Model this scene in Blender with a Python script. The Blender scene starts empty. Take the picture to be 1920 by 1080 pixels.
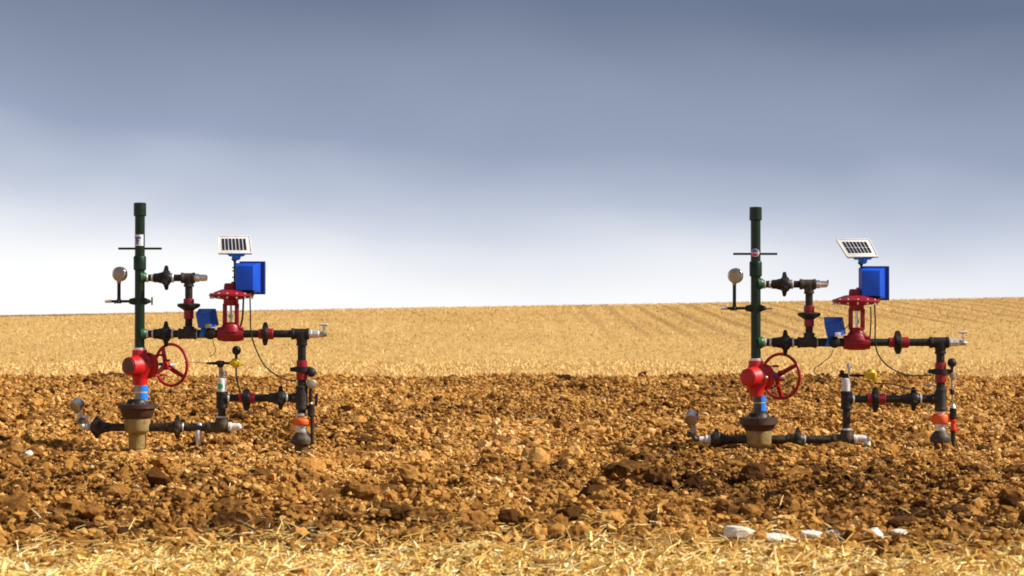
import bpy, bmesh, math, random
import numpy as np
from mathutils import Vector, Matrix

random.seed(7)
rng = np.random.default_rng(7)
scene = bpy.context.scene
COL = scene.collection
R = math.radians
EYE = 1.25          # camera height above the ploughed soil
FPX = 4000.0        # focal length in photo pixels
PY0 = 590.0         # eye level row in the photo

# ------------------------------------------------------------------ materials
def nodes_of(name):
    m = bpy.data.materials.new(name); m.use_nodes = True
    nt = m.node_tree; nt.nodes.clear()
    out = nt.nodes.new('ShaderNodeOutputMaterial')
    b = nt.nodes.new('ShaderNodeBsdfPrincipled')
    nt.links.new(b.outputs[0], out.inputs[0])
    return m, nt, b

def mix_rgb(nt, fac, a, b, blend='MIX'):
    n = nt.nodes.new('ShaderNodeMix'); n.data_type = 'RGBA'; n.blend_type = blend
    for sock, v in ((n.inputs[0], fac), (n.inputs[6], a), (n.inputs[7], b)):
        if hasattr(v, 'type') and hasattr(v, 'node'):
            nt.links.new(v, sock)
        elif isinstance(v, (tuple, list)):
            sock.default_value = (*v, 1)
        else:
            sock.default_value = v
    return n.outputs[2]

def ramp(nt, src, stops, interp='LINEAR'):
    n = nt.nodes.new('ShaderNodeValToRGB'); n.color_ramp.interpolation = interp
    e = n.color_ramp.elements
    while len(e) < len(stops): e.new(0.5)
    for i, (p, c) in enumerate(stops):
        e[i].position = p
        e[i].color = (c, c, c, 1) if not isinstance(c, (tuple, list)) else (*c, 1)
    nt.links.new(src, n.inputs[0])
    return n.outputs[0]

def noise(nt, scale, detail=4, rough=0.6, vec=None, dist=0):
    n = nt.nodes.new('ShaderNodeTexNoise'); n.inputs['Scale'].default_value = scale
    n.inputs['Detail'].default_value = detail; n.inputs['Roughness'].default_value = rough
    n.inputs['Distortion'].default_value = dist
    if vec is None:
        tc = nt.nodes.new('ShaderNodeTexCoord'); vec = tc.outputs['Object']
    nt.links.new(vec, n.inputs['Vector'])
    return n.outputs[0]

def bump(nt, b, h, strength, dist):
    n = nt.nodes.new('ShaderNodeBump'); n.inputs['Strength'].default_value = strength
    n.inputs['Distance'].default_value = dist
    nt.links.new(h, n.inputs['Height']); nt.links.new(n.outputs[0], b.inputs['Normal'])

def paint(name, col, rough=0.4, metal=0.0, dirt=(0.16, 0.10, 0.05), dirt_amt=0.35, wear=None, spec=0.5, vary=0.35):
    """painted or bare metal with dusty, slightly uneven patches"""
    m, nt, b = nodes_of(name)
    n1 = noise(nt, 14, 5, 0.65); n2 = noise(nt, 60, 4, 0.7); n3 = noise(nt, 5, 3, 0.5)
    c = mix_rgb(nt, n3, tuple(x * (1 - vary) for x in col), tuple(min(1, x * (1 + vary)) for x in col))
    d = ramp(nt, n1, [(0.50, 0.0), (0.72, dirt_amt)])
    c = mix_rgb(nt, d, c, dirt)
    # dried soil splashed up from the field onto the lowest parts
    geo = nt.nodes.new('ShaderNodeNewGeometry'); sp = nt.nodes.new('ShaderNodeSeparateXYZ'); nt.links.new(geo.outputs['Position'], sp.inputs[0])
    hz = nt.nodes.new('ShaderNodeMapRange'); nt.links.new(sp.outputs[2], hz.inputs['Value'])
    hz.inputs['From Min'].default_value = 0.02; hz.inputs['From Max'].default_value = 0.42; hz.inputs['To Min'].default_value = 0.5; hz.inputs['To Max'].default_value = 0.0
    n4 = noise(nt, 26, 5, 0.7, geo.outputs['Position'])
    mm = nt.nodes.new('ShaderNodeMath'); mm.operation = 'MULTIPLY'
    nt.links.new(hz.outputs[0], mm.inputs[0]); nt.links.new(ramp(nt, n4, [(0.42, 0.0), (0.66, 1.0)]), mm.inputs[1])
    c = mix_rgb(nt, mm.outputs[0], c, (0.27, 0.145, 0.05))
    if wear:
        w = ramp(nt, n2, [(0.62, 0.0), (0.70, 0.8)])
        c = mix_rgb(nt, w, c, wear)
    nt.links.new(c, b.inputs['Base Color'])
    rr = nt.nodes.new('ShaderNodeMapRange')
    rr.inputs['To Min'].default_value = max(0.05, rough - 0.12); rr.inputs['To Max'].default_value = min(1, rough + 0.25)
    nt.links.new(n1, rr.inputs['Value']); nt.links.new(rr.outputs[0], b.inputs['Roughness'])
    b.inputs['Metallic'].default_value = metal
    b.inputs['Specular IOR Level'].default_value = spec
    bump(nt, b, n2, 0.15, 0.004)
    return m

M = {}
M['black'] = paint('black_paint', (0.011, 0.010, 0.010), 0.42, dirt=(0.075, 0.050, 0.030), dirt_amt=0.5, spec=0.4)
M['black_rubber'] = paint('black_rubber', (0.008, 0.008, 0.009), 0.55, dirt_amt=0.12)
M['casting'] = paint('dark_casting', (0.032, 0.028, 0.024), 0.5, dirt=(0.12, 0.08, 0.05), dirt_amt=0.7, spec=0.4)
M['green'] = paint('green_paint', (0.004, 0.022, 0.007), 0.30, dirt=(0.02, 0.04, 0.015), dirt_amt=0.2, spec=0.4)
M['green_bright'] = paint('bright_green_paint', (0.012, 0.10, 0.022), 0.35, dirt_amt=0.1)  # brighter green for the outlet bosses
M['red'] = paint('red_paint', (0.60, 0.008, 0.010), 0.40, dirt=(0.22, 0.03, 0.02), dirt_amt=0.5, wear=(0.20, 0.045, 0.035), vary=0.25)
M['red_wheel'] = paint('red_wheel_paint', (0.46, 0.006, 0.012), 0.35, dirt=(0.12, 0.01, 0.01), dirt_amt=0.4)
M['crimson'] = paint('crimson_paint', (0.32, 0.005, 0.016), 0.36, dirt=(0.12, 0.008, 0.01), dirt_amt=0.4)
M['steel'] = paint('galvanised_steel', (0.78, 0.77, 0.75), 0.34, metal=0.55, dirt=(0.35, 0.30, 0.24), dirt_amt=0.35, vary=0.15)
M['chrome'] = paint('stainless_steel', (0.55, 0.53, 0.50), 0.18, metal=1.0, dirt_amt=0.1, vary=0.1)
M['dull_steel'] = paint('dull_grey_steel', (0.42, 0.37, 0.29), 0.42, metal=0.6, dirt=(0.2, 0.15, 0.1), dirt_amt=0.5)
M['dark_steel'] = paint('dark_oily_steel', (0.08, 0.075, 0.065), 0.35, metal=0.4, dirt=(0.2, 0.15, 0.1), dirt_amt=0.5)
M['white'] = paint('white_paint', (0.82, 0.81, 0.80), 0.45, dirt=(0.5, 0.46, 0.4), dirt_amt=0.4, vary=0.06)
M['label_white'] = paint('white_vinyl', (0.85, 0.85, 0.88), 0.5, dirt_amt=0.05, vary=0.03)
M['label_blue'] = paint('violet_blue_ink', (0.16, 0.15, 0.52), 0.5, dirt_amt=0.05)
M['label_red'] = paint('red_ink', (0.65, 0.05, 0.08), 0.5, dirt_amt=0.05)
M['label_green'] = paint('green_ink', (0.05, 0.45, 0.16), 0.5, dirt_amt=0.05)
M['blue_tape'] = paint('bright_blue_vinyl', (0.01, 0.22, 0.90), 0.4, dirt_amt=0.05, vary=0.1)
M['blue'] = paint('blue_enamel', (0.003, 0.075, 0.60), 0.36, dirt=(0.01, 0.05, 0.3), dirt_amt=0.25, vary=0.1, spec=0.35)
M['blue_mid'] = paint('mid_blue_enamel', (0.004, 0.11, 0.66), 0.36, dirt=(0.02, 0.07, 0.3), dirt_amt=0.25, vary=0.12)
M['navy'] = paint('dark_blue_enamel', (0.002, 0.018, 0.22), 0.3, dirt=(0.01, 0.05, 0.3), dirt_amt=0.2, vary=0.1, spec=0.3)
M['blue_light'] = paint('light_blue_enamel', (0.01, 0.20, 0.80), 0.34, dirt_amt=0.1, vary=0.1)
M['yellow'] = paint('yellow_paint', (0.85, 0.58, 0.02), 0.4, dirt=(0.4, 0.22, 0.02), dirt_amt=0.5)
M['orange'] = paint('orange_paint', (0.90, 0.13, 0.012), 0.42, dirt=(0.5, 0.12, 0.02), dirt_amt=0.4, vary=0.15)
M['brown'] = paint('oxide_brown_steel', (0.055, 0.020, 0.012), 0.5, dirt=(0.11, 0.05, 0.03), dirt_amt=0.6)
M['khaki'] = paint('weathered_khaki_casting', (0.36, 0.26, 0.09), 0.55, dirt=(0.10, 0.065, 0.025), dirt_amt=0.95, wear=(0.32, 0.25, 0.12))
M['scarlet'] = paint('scarlet_plastic', (0.90, 0.035, 0.010), 0.4, dirt_amt=0.15, vary=0.1)
M['rusty'] = paint('worn_brass_brown', (0.16, 0.09, 0.05), 0.5, metal=0.3, dirt=(0.25, 0.02, 0.02), dirt_amt=0.7)
M['cell'] = paint('solar_cell_silicon', (0.012, 0.014, 0.03), 0.18, dirt_amt=0.05)
M['amber'] = paint('amber_wire', (0.25, 0.10, 0.05), 0.5, dirt_amt=0.1)

def soil_material(name, stops, bump_s=0.8, big=False):
    m, nt, b = nodes_of(name)
    geo = nt.nodes.new('ShaderNodeNewGeometry')
    n1 = noise(nt, 3.0, 6, 0.7, geo.outputs['Position'])
    n2 = noise(nt, 38, 6, 0.75, geo.outputs['Position'])
    at = nt.nodes.new('ShaderNodeAttribute'); at.attribute_name = 'tint'
    s = nt.nodes.new('ShaderNodeMath'); s.operation = 'MULTIPLY_ADD'
    nt.links.new(n1, s.inputs[0]); s.inputs[1].default_value = 0.55; nt.links.new(at.outputs['Fac'], s.inputs[2])
    s2 = nt.nodes.new('ShaderNodeMath'); s2.operation = 'MULTIPLY_ADD'
    nt.links.new(n2, s2.inputs[0]); s2.inputs[1].default_value = 0.45; nt.links.new(s.outputs[0], s2.inputs[2])
    c = ramp(nt, s2.outputs[0], stops)
    nt.links.new(c, b.inputs['Base Color'])
    b.inputs['Roughness'].default_value = 0.95; b.inputs['Specular IOR Level'].default_value = 0.12
    bump(nt, b, n2, bump_s, 0.02)
    return m

SOIL = [(0.23, (0.045, 0.017, 0.004)), (0.44, (0.27, 0.120, 0.027)), (0.67, (0.54, 0.270, 0.066)), (0.92, (0.72, 0.42, 0.14)), (1.0, (0.80, 0.54, 0.24))]
M['soil'] = soil_material('ploughed_loam', SOIL)
M['clod'] = soil_material('dry_clod_loam', SOIL, 0.6)
M['dark_brown'] = soil_material('dark_loam', [(0.3, (0.035, 0.013, 0.004)), (0.6, (0.10, 0.041, 0.010)), (1.0, (0.26, 0.12, 0.028))], 0.8)  # darker brown ramp for the large clods
M['stone'] = soil_material('white_limestone', [(0.30, (0.42, 0.27, 0.13)), (0.46, (0.74, 0.66, 0.53)), (0.72, (0.88, 0.84, 0.77)), (1.0, (0.92, 0.90, 0.86))], 0.5)

def straw_material(name, stops):
    m, nt, b = nodes_of(name)
    at = nt.nodes.new('ShaderNodeAttribute'); at.attribute_name = 'tint'
    c = ramp(nt, at.outputs['Fac'], stops)
    nt.links.new(c, b.inputs['Base Color'])
    b.inputs['Roughness'].default_value = 0.6; b.inputs['Specular IOR Level'].default_value = 0.3
    return m
M['straw'] = straw_material('dry_straw', [(0.0, (0.42, 0.19, 0.035)), (0.3, (0.78, 0.47, 0.10)), (0.7, (0.93, 0.71, 0.26)), (1.0, (0.96, 0.87, 0.58))])
M['stubble'] = straw_material('cut_stubble', [(0.0, (0.40, 0.23, 0.075)), (0.5, (0.74, 0.48, 0.175)), (1.0, (0.90, 0.68, 0.31))])

# field sheet beyond the plough: stubble ground with worn drill rows
m, nt, b = nodes_of('stubble_ground'); M['field'] = m
geo = nt.nodes.new('ShaderNodeNewGeometry')
mp = nt.nodes.new('ShaderNodeMapping'); mp.inputs['Scale'].default_value = (1.0, 0.35, 1.0)
nt.links.new(geo.outputs['Position'], mp.inputs['Vector'])
n1 = noise(nt, 0.35, 5, 0.6, mp.outputs[0]); n2 = noise(nt, 5, 5, 0.75, geo.outputs['Position'])
c = mix_rgb(nt, n1, (0.56, 0.34, 0.115), (0.74, 0.49, 0.19))
c = mix_rgb(nt, ramp(nt, n2, [(0.35, 0.6), (0.6, 0.0)]), c, (0.42, 0.24, 0.07))
at = nt.nodes.new('ShaderNodeAttribute'); at.attribute_name = 'bare'
c = mix_rgb(nt, at.outputs['Fac'], c, (0.22, 0.11, 0.035))
nt.links.new(c, b.inputs['Base Color']); b.inputs['Roughness'].default_value = 0.95
b.inputs['Specular IOR Level'].default_value = 0.1
bump(nt, b, n2, 0.7, 0.1)

m, nt, b = nodes_of('straw_litter_ground'); M['litter'] = m
geo = nt.nodes.new('ShaderNodeNewGeometry')
n2 = noise(nt, 22, 6, 0.75, geo.outputs['Position'])
c = ramp(nt, n2, [(0.32, (0.16, 0.07, 0.018)), (0.48, (0.52, 0.29, 0.08)), (0.65, (0.74, 0.50, 0.18))])
nt.links.new(c, b.inputs['Base Color']); b.inputs['Roughness'].default_value = 0.95
bump(nt, b, n2, 0.8, 0.03)

# ------------------------------------------------------------------ numpy noise and the lie of the land
def _h(ix, iy, seed):
    n = (ix.astype(np.int64) * 374761393 + iy.astype(np.int64) * 668265263 + seed * 974711) & 0x7fffffff
    n = ((n ^ (n >> 13)) * 1274126177) & 0x7fffffff
    return ((n ^ (n >> 16)) & 0xffff) / 65535.0

def vnoise(x, y, seed=0):
    ix = np.floor(x); iy = np.floor(y); fx = x - ix; fy = y - iy
    fx = fx * fx * (3 - 2 * fx); fy = fy * fy * (3 - 2 * fy)
    a = _h(ix, iy, seed); b_ = _h(ix + 1, iy, seed); c_ = _h(ix, iy + 1, seed); d = _h(ix + 1, iy + 1, seed)
    return (a + (b_ - a) * fx) * (1 - fy) + (c_ + (d - c_) * fx) * fy

def fbm(x, y, octs, seed=0, gain=0.5):
    s = 0; a = 1; t = 0
    for o in range(octs):
        s = s + a * vnoise(x * 2 ** o + 17.3 * o, y * 2 ** o - 9.1 * o, seed + o); t += a; a *= gain
    return s / t - 0.5

Y_STRAW, Y_EDGE = 11.25, 41.6
WELLS = [(262, 840, 0.0050), (1417, 830, 0.0048)]      # riser column, soil row, metres per photo pixel

def straw_edge(x): return Y_STRAW + 0.9 * fbm(x * 0.9, x * 0 + 2.2, 3, 88) + 0.35 * fbm(x * 4.0, x * 0 + 7.7, 2, 89)

def smooth(t): 
    t = np.clip(t, 0, 1); return t * t * (3 - 2 * t)

def patch(x, y): return fbm(x * 0.8, y * 0.5, 3, 77) - 0.08 * smooth((17.5 - y) / 3.5)

def height(x, y, fine=True):
    x = np.asarray(x, float); y = np.asarray(y, float)
    plough = smooth((y - Y_STRAW + 0.2) / 1.8) * (1 - smooth((y - Y_EDGE + 0.6) / 0.9))
    z = plough * (0.16 * fbm(x * 0.55, y * 0.40, 3, 3) + 0.20 * fbm(x * 1.7, y * 1.3, 3, 11))
    if fine:
        z = z + plough * (0.22 * np.abs(fbm(x * 5, y * 5, 4, 23, 0.6)) + 0.09 * fbm(x * 16, y * 16, 3, 31, 0.7))
        z = z + (1 - plough) * (0.03 * fbm(x * 2.5, y * 2.5, 4, 41))
    z = z - 0.05 * (1 - smooth((y - Y_STRAW + 0.1) / 0.8))
    # soil trodden level round the wells, a little higher at the right one
    for (cx, pb, s), zz in zip(WELLS, (-0.065, 0.02)):
        wx = (cx - 960) * s + 0.55; wy = FPX * s - 0.5
        k = np.exp(-(((x - wx) / 1.9) ** 4 + ((y - wy) / 1.5) ** 4))
        z = z * (1 - 0.75 * k) + zz * k
    # far slope and its crest
    yc = np.clip(86.0 + 0.5 * x, 62, 120)
    up = 0.038 * np.maximum(y - Y_EDGE, 0)
    t = (y - yc) / 3.0
    sp = 3.0 * np.where(t > 20, t, np.log1p(np.exp(np.minimum(t, 20))))
    z = z + up - 0.055 * sp
    return z

def mesh_np(name, verts, faces, mat, tint=None, kind=None, smooth_shade=False):
    """verts (N,3); faces (F,k) with one k"""
    me = bpy.data.meshes.new(name)
    V = len(verts); F, k = faces.shape
    me.vertices.add(V); me.vertices.foreach_set('co', np.ascontiguousarray(verts, np.float32).ravel())
    me.loops.add(F * k); me.loops.foreach_set('vertex_index', np.ascontiguousarray(faces, np.int32).ravel())
    me.polygons.add(F); me.polygons.foreach_set('loop_start', np.arange(0, F * k, k, dtype=np.int32))
    me.polygons.foreach_set('use_smooth', np.full(F, smooth_shade, bool))
    if tint is not None:
        a = me.attributes.new('tint', 'FLOAT', 'POINT'); a.data.foreach_set('value', np.ascontiguousarray(tint, np.float32))
    me.update(calc_edges=True)
    me.materials.append(M[mat])
    o = bpy.data.objects.new(name, me); COL.objects.link(o)
    if kind: o['kind'] = kind
    return o

def sheet(name, rows, mat, cols, fine=True):
    u = np.concatenate([np.linspace(-14, -1.3, 24)[:-1], np.linspace(-1.3, 1.3, cols), np.linspace(1.3, 14, 24)[1:]])
    Yg = np.repeat(np.asarray(rows)[:, None], len(u), 1)
    Xg = u[None, :] * (Yg * 0.24 + 2.0)
    Z = height(Xg, Yg, fine)
    n, mcol = Yg.shape
    idx = np.arange(n * mcol).reshape(n, mcol)
    f = np.stack([idx[:-1, :-1], idx[:-1, 1:], idx[1:, 1:], idx[1:, :-1]], -1).reshape(-1, 4)
    v = np.stack([Xg, Yg, Z], -1).reshape(-1, 3)
    # tint: random tone patches, darker in the near rows
    t = 0.04 + 0.5 * patch(Xg, Yg)
    return mesh_np(name, v, f, mat, t.ravel(), 'structure', False)

def geo_rows(a, b, n): return np.geomspace(a, b, n)
sheet('straw_strip', np.concatenate([np.linspace(-5, 7.5, 25)[:-1], np.linspace(7.5, Y_STRAW, 120)]), 'litter', 420)
sheet('ploughed_field', geo_rows(Y_STRAW, Y_EDGE, 620), 'soil', 900)
sheet('stubble_field', np.concatenate([geo_rows(Y_EDGE, 135, 330), geo_rows(135, 900, 40)[1:]]), 'field', 800)

# ------------------------------------------------------------------ loose clods (nobody could count them)
def ico(sub):
    bm = bmesh.new(); bmesh.ops.create_icosphere(bm, subdivisions=sub + 1 if sub < 3 else sub, radius=1)
    v = np.array([w.co[:] for w in bm.verts]); f = np.array([[w.index for w in p.verts] for p in bm.faces]); bm.free()
    return v, f

def clod_variants(sub, n, seed, rough):
    r_ = np.random.default_rng(seed); v, f = ico(sub); out = []
    for _ in range(n):
        K = r_.integers(9, 15)
        nk = r_.normal(size=(K, 3)); nk /= np.linalg.norm(nk, axis=1)[:, None]
        hk = r_.uniform(0.55, 0.95, K)
        q = np.max((v @ nk.T) / hk, axis=1)
        rad = 1 / np.maximum(q, 0.8)
        rad *= 1 + r_.normal(0, rough, len(v))
        out.append(v * rad[:, None] * r_.uniform(0.75, 1.25, 3))
    return np.array(out), f

def rand_rot(n):
    q = rng.normal(size=(n, 4)); q /= np.linalg.norm(q, axis=1)[:, None]
    w, x, y, z = q.T
    return np.stack([np.stack([1 - 2 * (y * y + z * z), 2 * (x * y - z * w), 2 * (x * z + y * w)], -1),
                     np.stack([2 * (x * y + z * w), 1 - 2 * (x * x + z * z), 2 * (y * z - x * w)], -1),
                     np.stack([2 * (x * z - y * w), 2 * (y * z + x * w), 1 - 2 * (x * x + y * y)], -1)], 1)

def scatter(n, ya, yb, power=1.0, pad=1.9, fan=0.25):
    """points in the camera's fan, denser near when power < 1"""
    y = np.empty(0); x = np.empty(0)
    t = rng.uniform(0, 1, n)
    a, b_ = ya ** power, yb ** power
    y = (a + (b_ - a) * t) ** (1 / power)
    x = rng.uniform(-1, 1, n) * (fan * y + pad)
    return x, y

def clods(name, x, y, r, sub, rough, tint, sink=(-0.25, 0.45), flat=0.8):
    var, f = clod_variants(sub, 60, 5 + sub, rough)
    n = len(x)
    v = var[rng.integers(0, len(var), n)]                      # n,V,3
    v = np.einsum('nij,nvj->nvi', rand_rot(n), v) * r[:, None, None]
    v[:, :, 2] *= flat
    z = height(x, y) + r * rng.uniform(*sink, n)
    v += np.stack([x, y, z], -1)[:, None, :]
    V = v.shape[1]
    faces = (f[None] + (np.arange(n) * V)[:, None, None]).reshape(-1, 3)
    t = np.repeat(tint, V) + rng.normal(0, 0.03, n * V)
    return v.reshape(-1, 3), faces, t

def join_np(*parts):
    vs, fs, ts = [], [], []; off = 0
    for v, f, t in parts:
        vs.append(v); fs.append(f + off); ts.append(t); off += len(v)
    return np.concatenate(vs), np.concatenate(fs), np.concatenate(ts)

def lim(r, lo, hi): return np.clip(r, lo, hi)

parts = []
x, y = scatter(95000, 11.2, 25, 0.6)
parts.append(clods('c', x, y, lim(rng.lognormal(math.log(0.0125), 0.45, len(x)), 0.005, 0.035), 0, 0.28, 0.14 + 0.5 * patch(x, y) + rng.normal(0, 0.16, len(x)), (0.0, 1.6)))
x, y = scatter(95000, 20, 41.8, 1.0)
parts.append(clods('c', x, y, lim(rng.lognormal(math.log(0.019), 0.4, len(x)), 0.009, 0.05), 0, 0.28, 0.14 + 0.5 * patch(x, y) + rng.normal(0, 0.16, len(x)), (0.0, 1.6)))
x, y = scatter(40000, 11.3, 21, 0.6)
parts.append(clods('c', x, y, lim(rng.lognormal(math.log(0.018), 0.40, len(x)), 0.008, 0.05), 1, 0.15, 0.06 + 0.5 * patch(x, y) + rng.normal(0, 0.13, len(x))))
x, y = scatter(3600, 11.9, 24, 0.3)
parts.append(clods('c', x, y, lim(rng.lognormal(math.log(0.050), 0.42, len(x)), 0.03, 0.13), 2, 0.085, -0.02 + 0.5 * patch(x, y) + rng.normal(0, 0.10, len(x)), (-0.5, 0.25), 0.75))
x, y = scatter(42000, 20, 42.0, 1.0)
parts.append(clods('c', x, y, lim(rng.lognormal(math.log(0.027), 0.40, len(x)), 0.014, 0.07), 0, 0.24, 0.10 + 0.5 * patch(x, y) + rng.normal(0, 0.15, len(x))))
x, y = scatter(2000, 22, 41.8, 0.9)
parts.append(clods('c', x, y, lim(rng.lognormal(math.log(0.065), 0.35, len(x)), 0.04, 0.13), 1, 0.12, -0.05 + 0.5 * patch(x, y) + rng.normal(0, 0.15, len(x)), (-0.4, 0.3), 0.7))
x, y = scatter(11000, 8.2, 11.9, 1.6)
parts.append(clods('c', x, y, lim(rng.lognormal(math.log(0.020), 0.5, len(x)), 0.008, 0.055), 1, 0.13, 0.05 + rng.normal(0, 0.13, len(x)), (0.1, 0.9)))
J = join_np(*parts); mesh_np('soil_clods', J[0], J[1], 'clod', J[2], 'stuff')
del parts

# ------------------------------------------------------------------ straw and stubble
def stalks(x, y, z, az, pitch, length, rad, bend, tint, segs=2):
    n = len(x); d = np.stack([np.cos(az) * np.cos(pitch), np.sin(az) * np.cos(pitch), np.sin(pitch)], -1)
    up = np.array([0, 0, 1.0]); side = np.cross(d, up); side /= np.maximum(np.linalg.norm(side, axis=1), 1e-3)[:, None]
    nrm = np.cross(side, d)
    p0 = np.stack([x, y, z], -1); rings = []
    for k in range(segs + 1):
        t = k / segs
        c_ = p0 + d * (length * t)[:, None] - (side * rng.uniform(-1, 1, n)[:, None] * 0.3 + nrm * 0.6) * (bend * length * t * t)[:, None]
        for j in range(3):
            a = 2 * math.pi * j / 3
            rings.append(c_ + (side * math.cos(a) + nrm * math.sin(a)) * (rad * (1 - 0.3 * t))[:, None])
    v = np.stack(rings, 1); V = 3 * (segs + 1)
    f = []
    for k in range(segs):
        for j in range(3):
            a, b_ = 3 * k + j, 3 * k + (j + 1) % 3
            f.append((a, b_, b_ + 3, a + 3))
    f = np.array(f)
    faces = (f[None] + (np.arange(n) * V)[:, None, None]).reshape(-1, 4)
    return v.reshape(-1, 3), faces, np.repeat(np.clip(tint, 0, 1), V)

P_ = []
x, y = scatter(60000, 8.0, 11.9, 1.2, 1.8)
k = (y < straw_edge(x) + rng.normal(0, 0.10, len(x))) & (rng.uniform(0, 1, len(x)) < 0.25 + 0.9 * smooth((vnoise(x * 3.0, y * 1.6, 61) - 0.15) / 0.4)); x, y = x[k], y[k]
n = len(x)
P_.append(stalks(x, y, height(x, y) + rng.uniform(0, 0.06, n), rng.uniform(0, 6.28, n), rng.normal(0.10, 0.24, n), rng.gamma(2.0, 0.028, n) + 0.015,
                 rng.uniform(0.0018, 0.0050, n), rng.uniform(-0.1, 0.35, n), rng.beta(2.4, 1.7, n)))
x, y = scatter(2400, 8.0, 11.3, 1.2, 1.8); n = len(x)     # stubs still rooted
P_.append(stalks(x, y, height(x, y) - 0.01, rng.uniform(0, 6.28, n), rng.normal(1.15, 0.3, n), rng.uniform(0.06, 0.16, n),
                 rng.uniform(0.002, 0.0038, n), rng.uniform(0, 0.2, n), rng.beta(2, 2, n)))
y = rng.uniform(0, 1, 5200); n = len(y); x = rng.uniform(-1, 1, n) * 4.8; y = straw_edge(x) + np.abs(rng.normal(0, 0.42, n))
P_.append(stalks(x, y, height(x, y) + rng.uniform(0, 0.05, n), rng.uniform(0, 6.28, n), rng.normal(0.1, 0.25, n), rng.uniform(0.03, 0.14, n),
                 rng.uniform(0.0016, 0.0035, n), rng.uniform(0, 0.3, n), rng.beta(2, 2, n)))
x, y = scatter(19000, 8.0, 11.8, 1.2, 1.8); k = y < straw_edge(x) + rng.normal(0, 0.15, len(x)); x, y = x[k], y[k]; n = len(x)     # short split flakes of leaf and chaff
P_.append(stalks(x, y, height(x, y) + rng.uniform(0, 0.06, n), rng.uniform(0, 6.28, n), rng.normal(0.2, 0.45, n), rng.uniform(0.02, 0.07, n),
                 rng.uniform(0.004, 0.011, n), rng.uniform(0, 0.4, n), rng.beta(2.2, 1.6, n), 1))
x, y = scatter(3600, 12.2, 41.5, 0.7); n = len(x)            # flecks of straw turned in by the plough
P_.append(stalks(x, y, height(x, y) + rng.uniform(0.01, 0.06, n), rng.uniform(0, 6.28, n), rng.normal(0.1, 0.4, n), rng.uniform(0.02, 0.08, n),
                 rng.uniform(0.0025, 0.005, n), rng.uniform(0, 0.3, n), rng.uniform(0.4, 1, n)))
J = join_np(*P_); mesh_np('straw_litter', J[0], J[1], 'straw', J[2], 'stuff')

def rows_bare(x, y):
    """bare drill rows and wheel tracks running up the slope, plainest on the right: 0 full stubble, 1 bare"""
    xs = x + 0.25 * (vnoise(x * 0 + 3.1, y * 0.08, 9) - 0.5)
    a = np.abs(((xs / 1.12 + 0.2) % 1.0) - 0.5) * 1.12             # metres from a wheel track
    b_ = np.abs(((xs / 0.68 + 0.4) % 1.0) - 0.5) * 0.68
    brk = smooth((vnoise(x * 0.5, y * 0.11, 5) - 0.25) / 0.35)
    right = 0.12 + 0.88 * smooth((x + 0.5) / 7.0)
    far = smooth((y - 50) / 16)
    return np.clip((1 - smooth((a - 0.05) / 0.17)) * brk + 0.45 * (1 - smooth((b_ - 0.05) / 0.14)) * brk, 0, 0.90) * right * far * 0.65 + 0.95 * smooth((y - np.clip(86.0 + 0.5 * x, 62, 120) + 5) / 3.0) * smooth((-9 - x) / 7.0)

P_ = []
x, y = scatter(170000, 41.8, 112, 1.15, 2.0); n = len(x)
keep = rng.uniform(0, 1, n) > rows_bare(x, y); x, y = x[keep], y[keep]; n = len(x)
tn = 0.5 + 0.9 * fbm(x * 0.35, y * 0.12, 4, 51) + 0.5 * fbm(x * 0.05, y * 0.4, 3, 52) + rng.normal(0, 0.22, n)
P_.append(stalks(x, y, height(x, y, False) - 0.02, rng.uniform(0, 6.28, n), rng.normal(0.45, 0.40, n), rng.uniform(0.03, 0.10, n),
                 0.005 + 0.00008 * y * rng.uniform(0.6, 1.6, n), rng.uniform(0, 0.2, n), tn, 1))
x, y = scatter(16000, 41.6, 47, 1.0, 2.0); n = len(x)      # the paler unploughed edge
P_.append(stalks(x, y, height(x, y, False) - 0.01, rng.uniform(0, 6.28, n), rng.normal(0.5, 0.4, n), rng.uniform(0.05, 0.14, n),
                 rng.uniform(0.006, 0.012, n), rng.uniform(0, 0.2, n), 0.75 + rng.normal(0, 0.15, n), 1))
J = join_np(*P_); mesh_np('stubble', J[0], J[1], 'stubble', J[2], 'stuff')
me = bpy.data.objects['stubble_field'].data
q = np.empty(len(me.vertices) * 3, np.float32); me.vertices.foreach_get('co', q); q = q.reshape(-1, 3)
bare = me.attributes.new('bare', 'FLOAT', 'POINT'); bare.data.foreach_set('value', rows_bare(q[:, 0].astype(float), q[:, 1].astype(float)).astype(np.float32))

# ------------------------------------------------------------------ shape helpers for the wellheads (coordinates in photo pixels at the well's own plane)
class Well:
    def __init__(self, cx, pb, s, label):
        self.cx, self.pb, self.s = cx, pb, s
        self.root = bpy.data.objects.new('wellhead', None); COL.objects.link(self.root)
        self.root.location = ((cx - 960) * s, FPX * s, EYE - (pb - PY0) * s)
        self.root['label'] = label; self.root['category'] = 'wellhead'
        self.root['group'] = 'wellheads in the ploughed field'
    def v(self, p):
        d = p[2] if len(p) > 2 else 0
        return Vector(((p[0] - self.cx) * self.s, d * self.s, (self.pb - p[1]) * self.s))
    def obj(self, name, mat, shapes, parent=None):
        bm = bmesh.new()
        for sh in shapes: sh(bm, self)
        bmesh.ops.recalc_face_normals(bm, faces=bm.faces)
        me = bpy.data.meshes.new(name); bm.to_mesh(me); bm.free()
        for p in me.polygons: p.use_smooth = True
        me.set_sharp_from_angle(angle=R(12 if name in ('transmitter', 'box_door', 'control_box') else 38))
        me.materials.append(M[mat])
        o = bpy.data.objects.new(name, me); COL.objects.link(o); o.parent = parent or self.root
        return o

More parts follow.
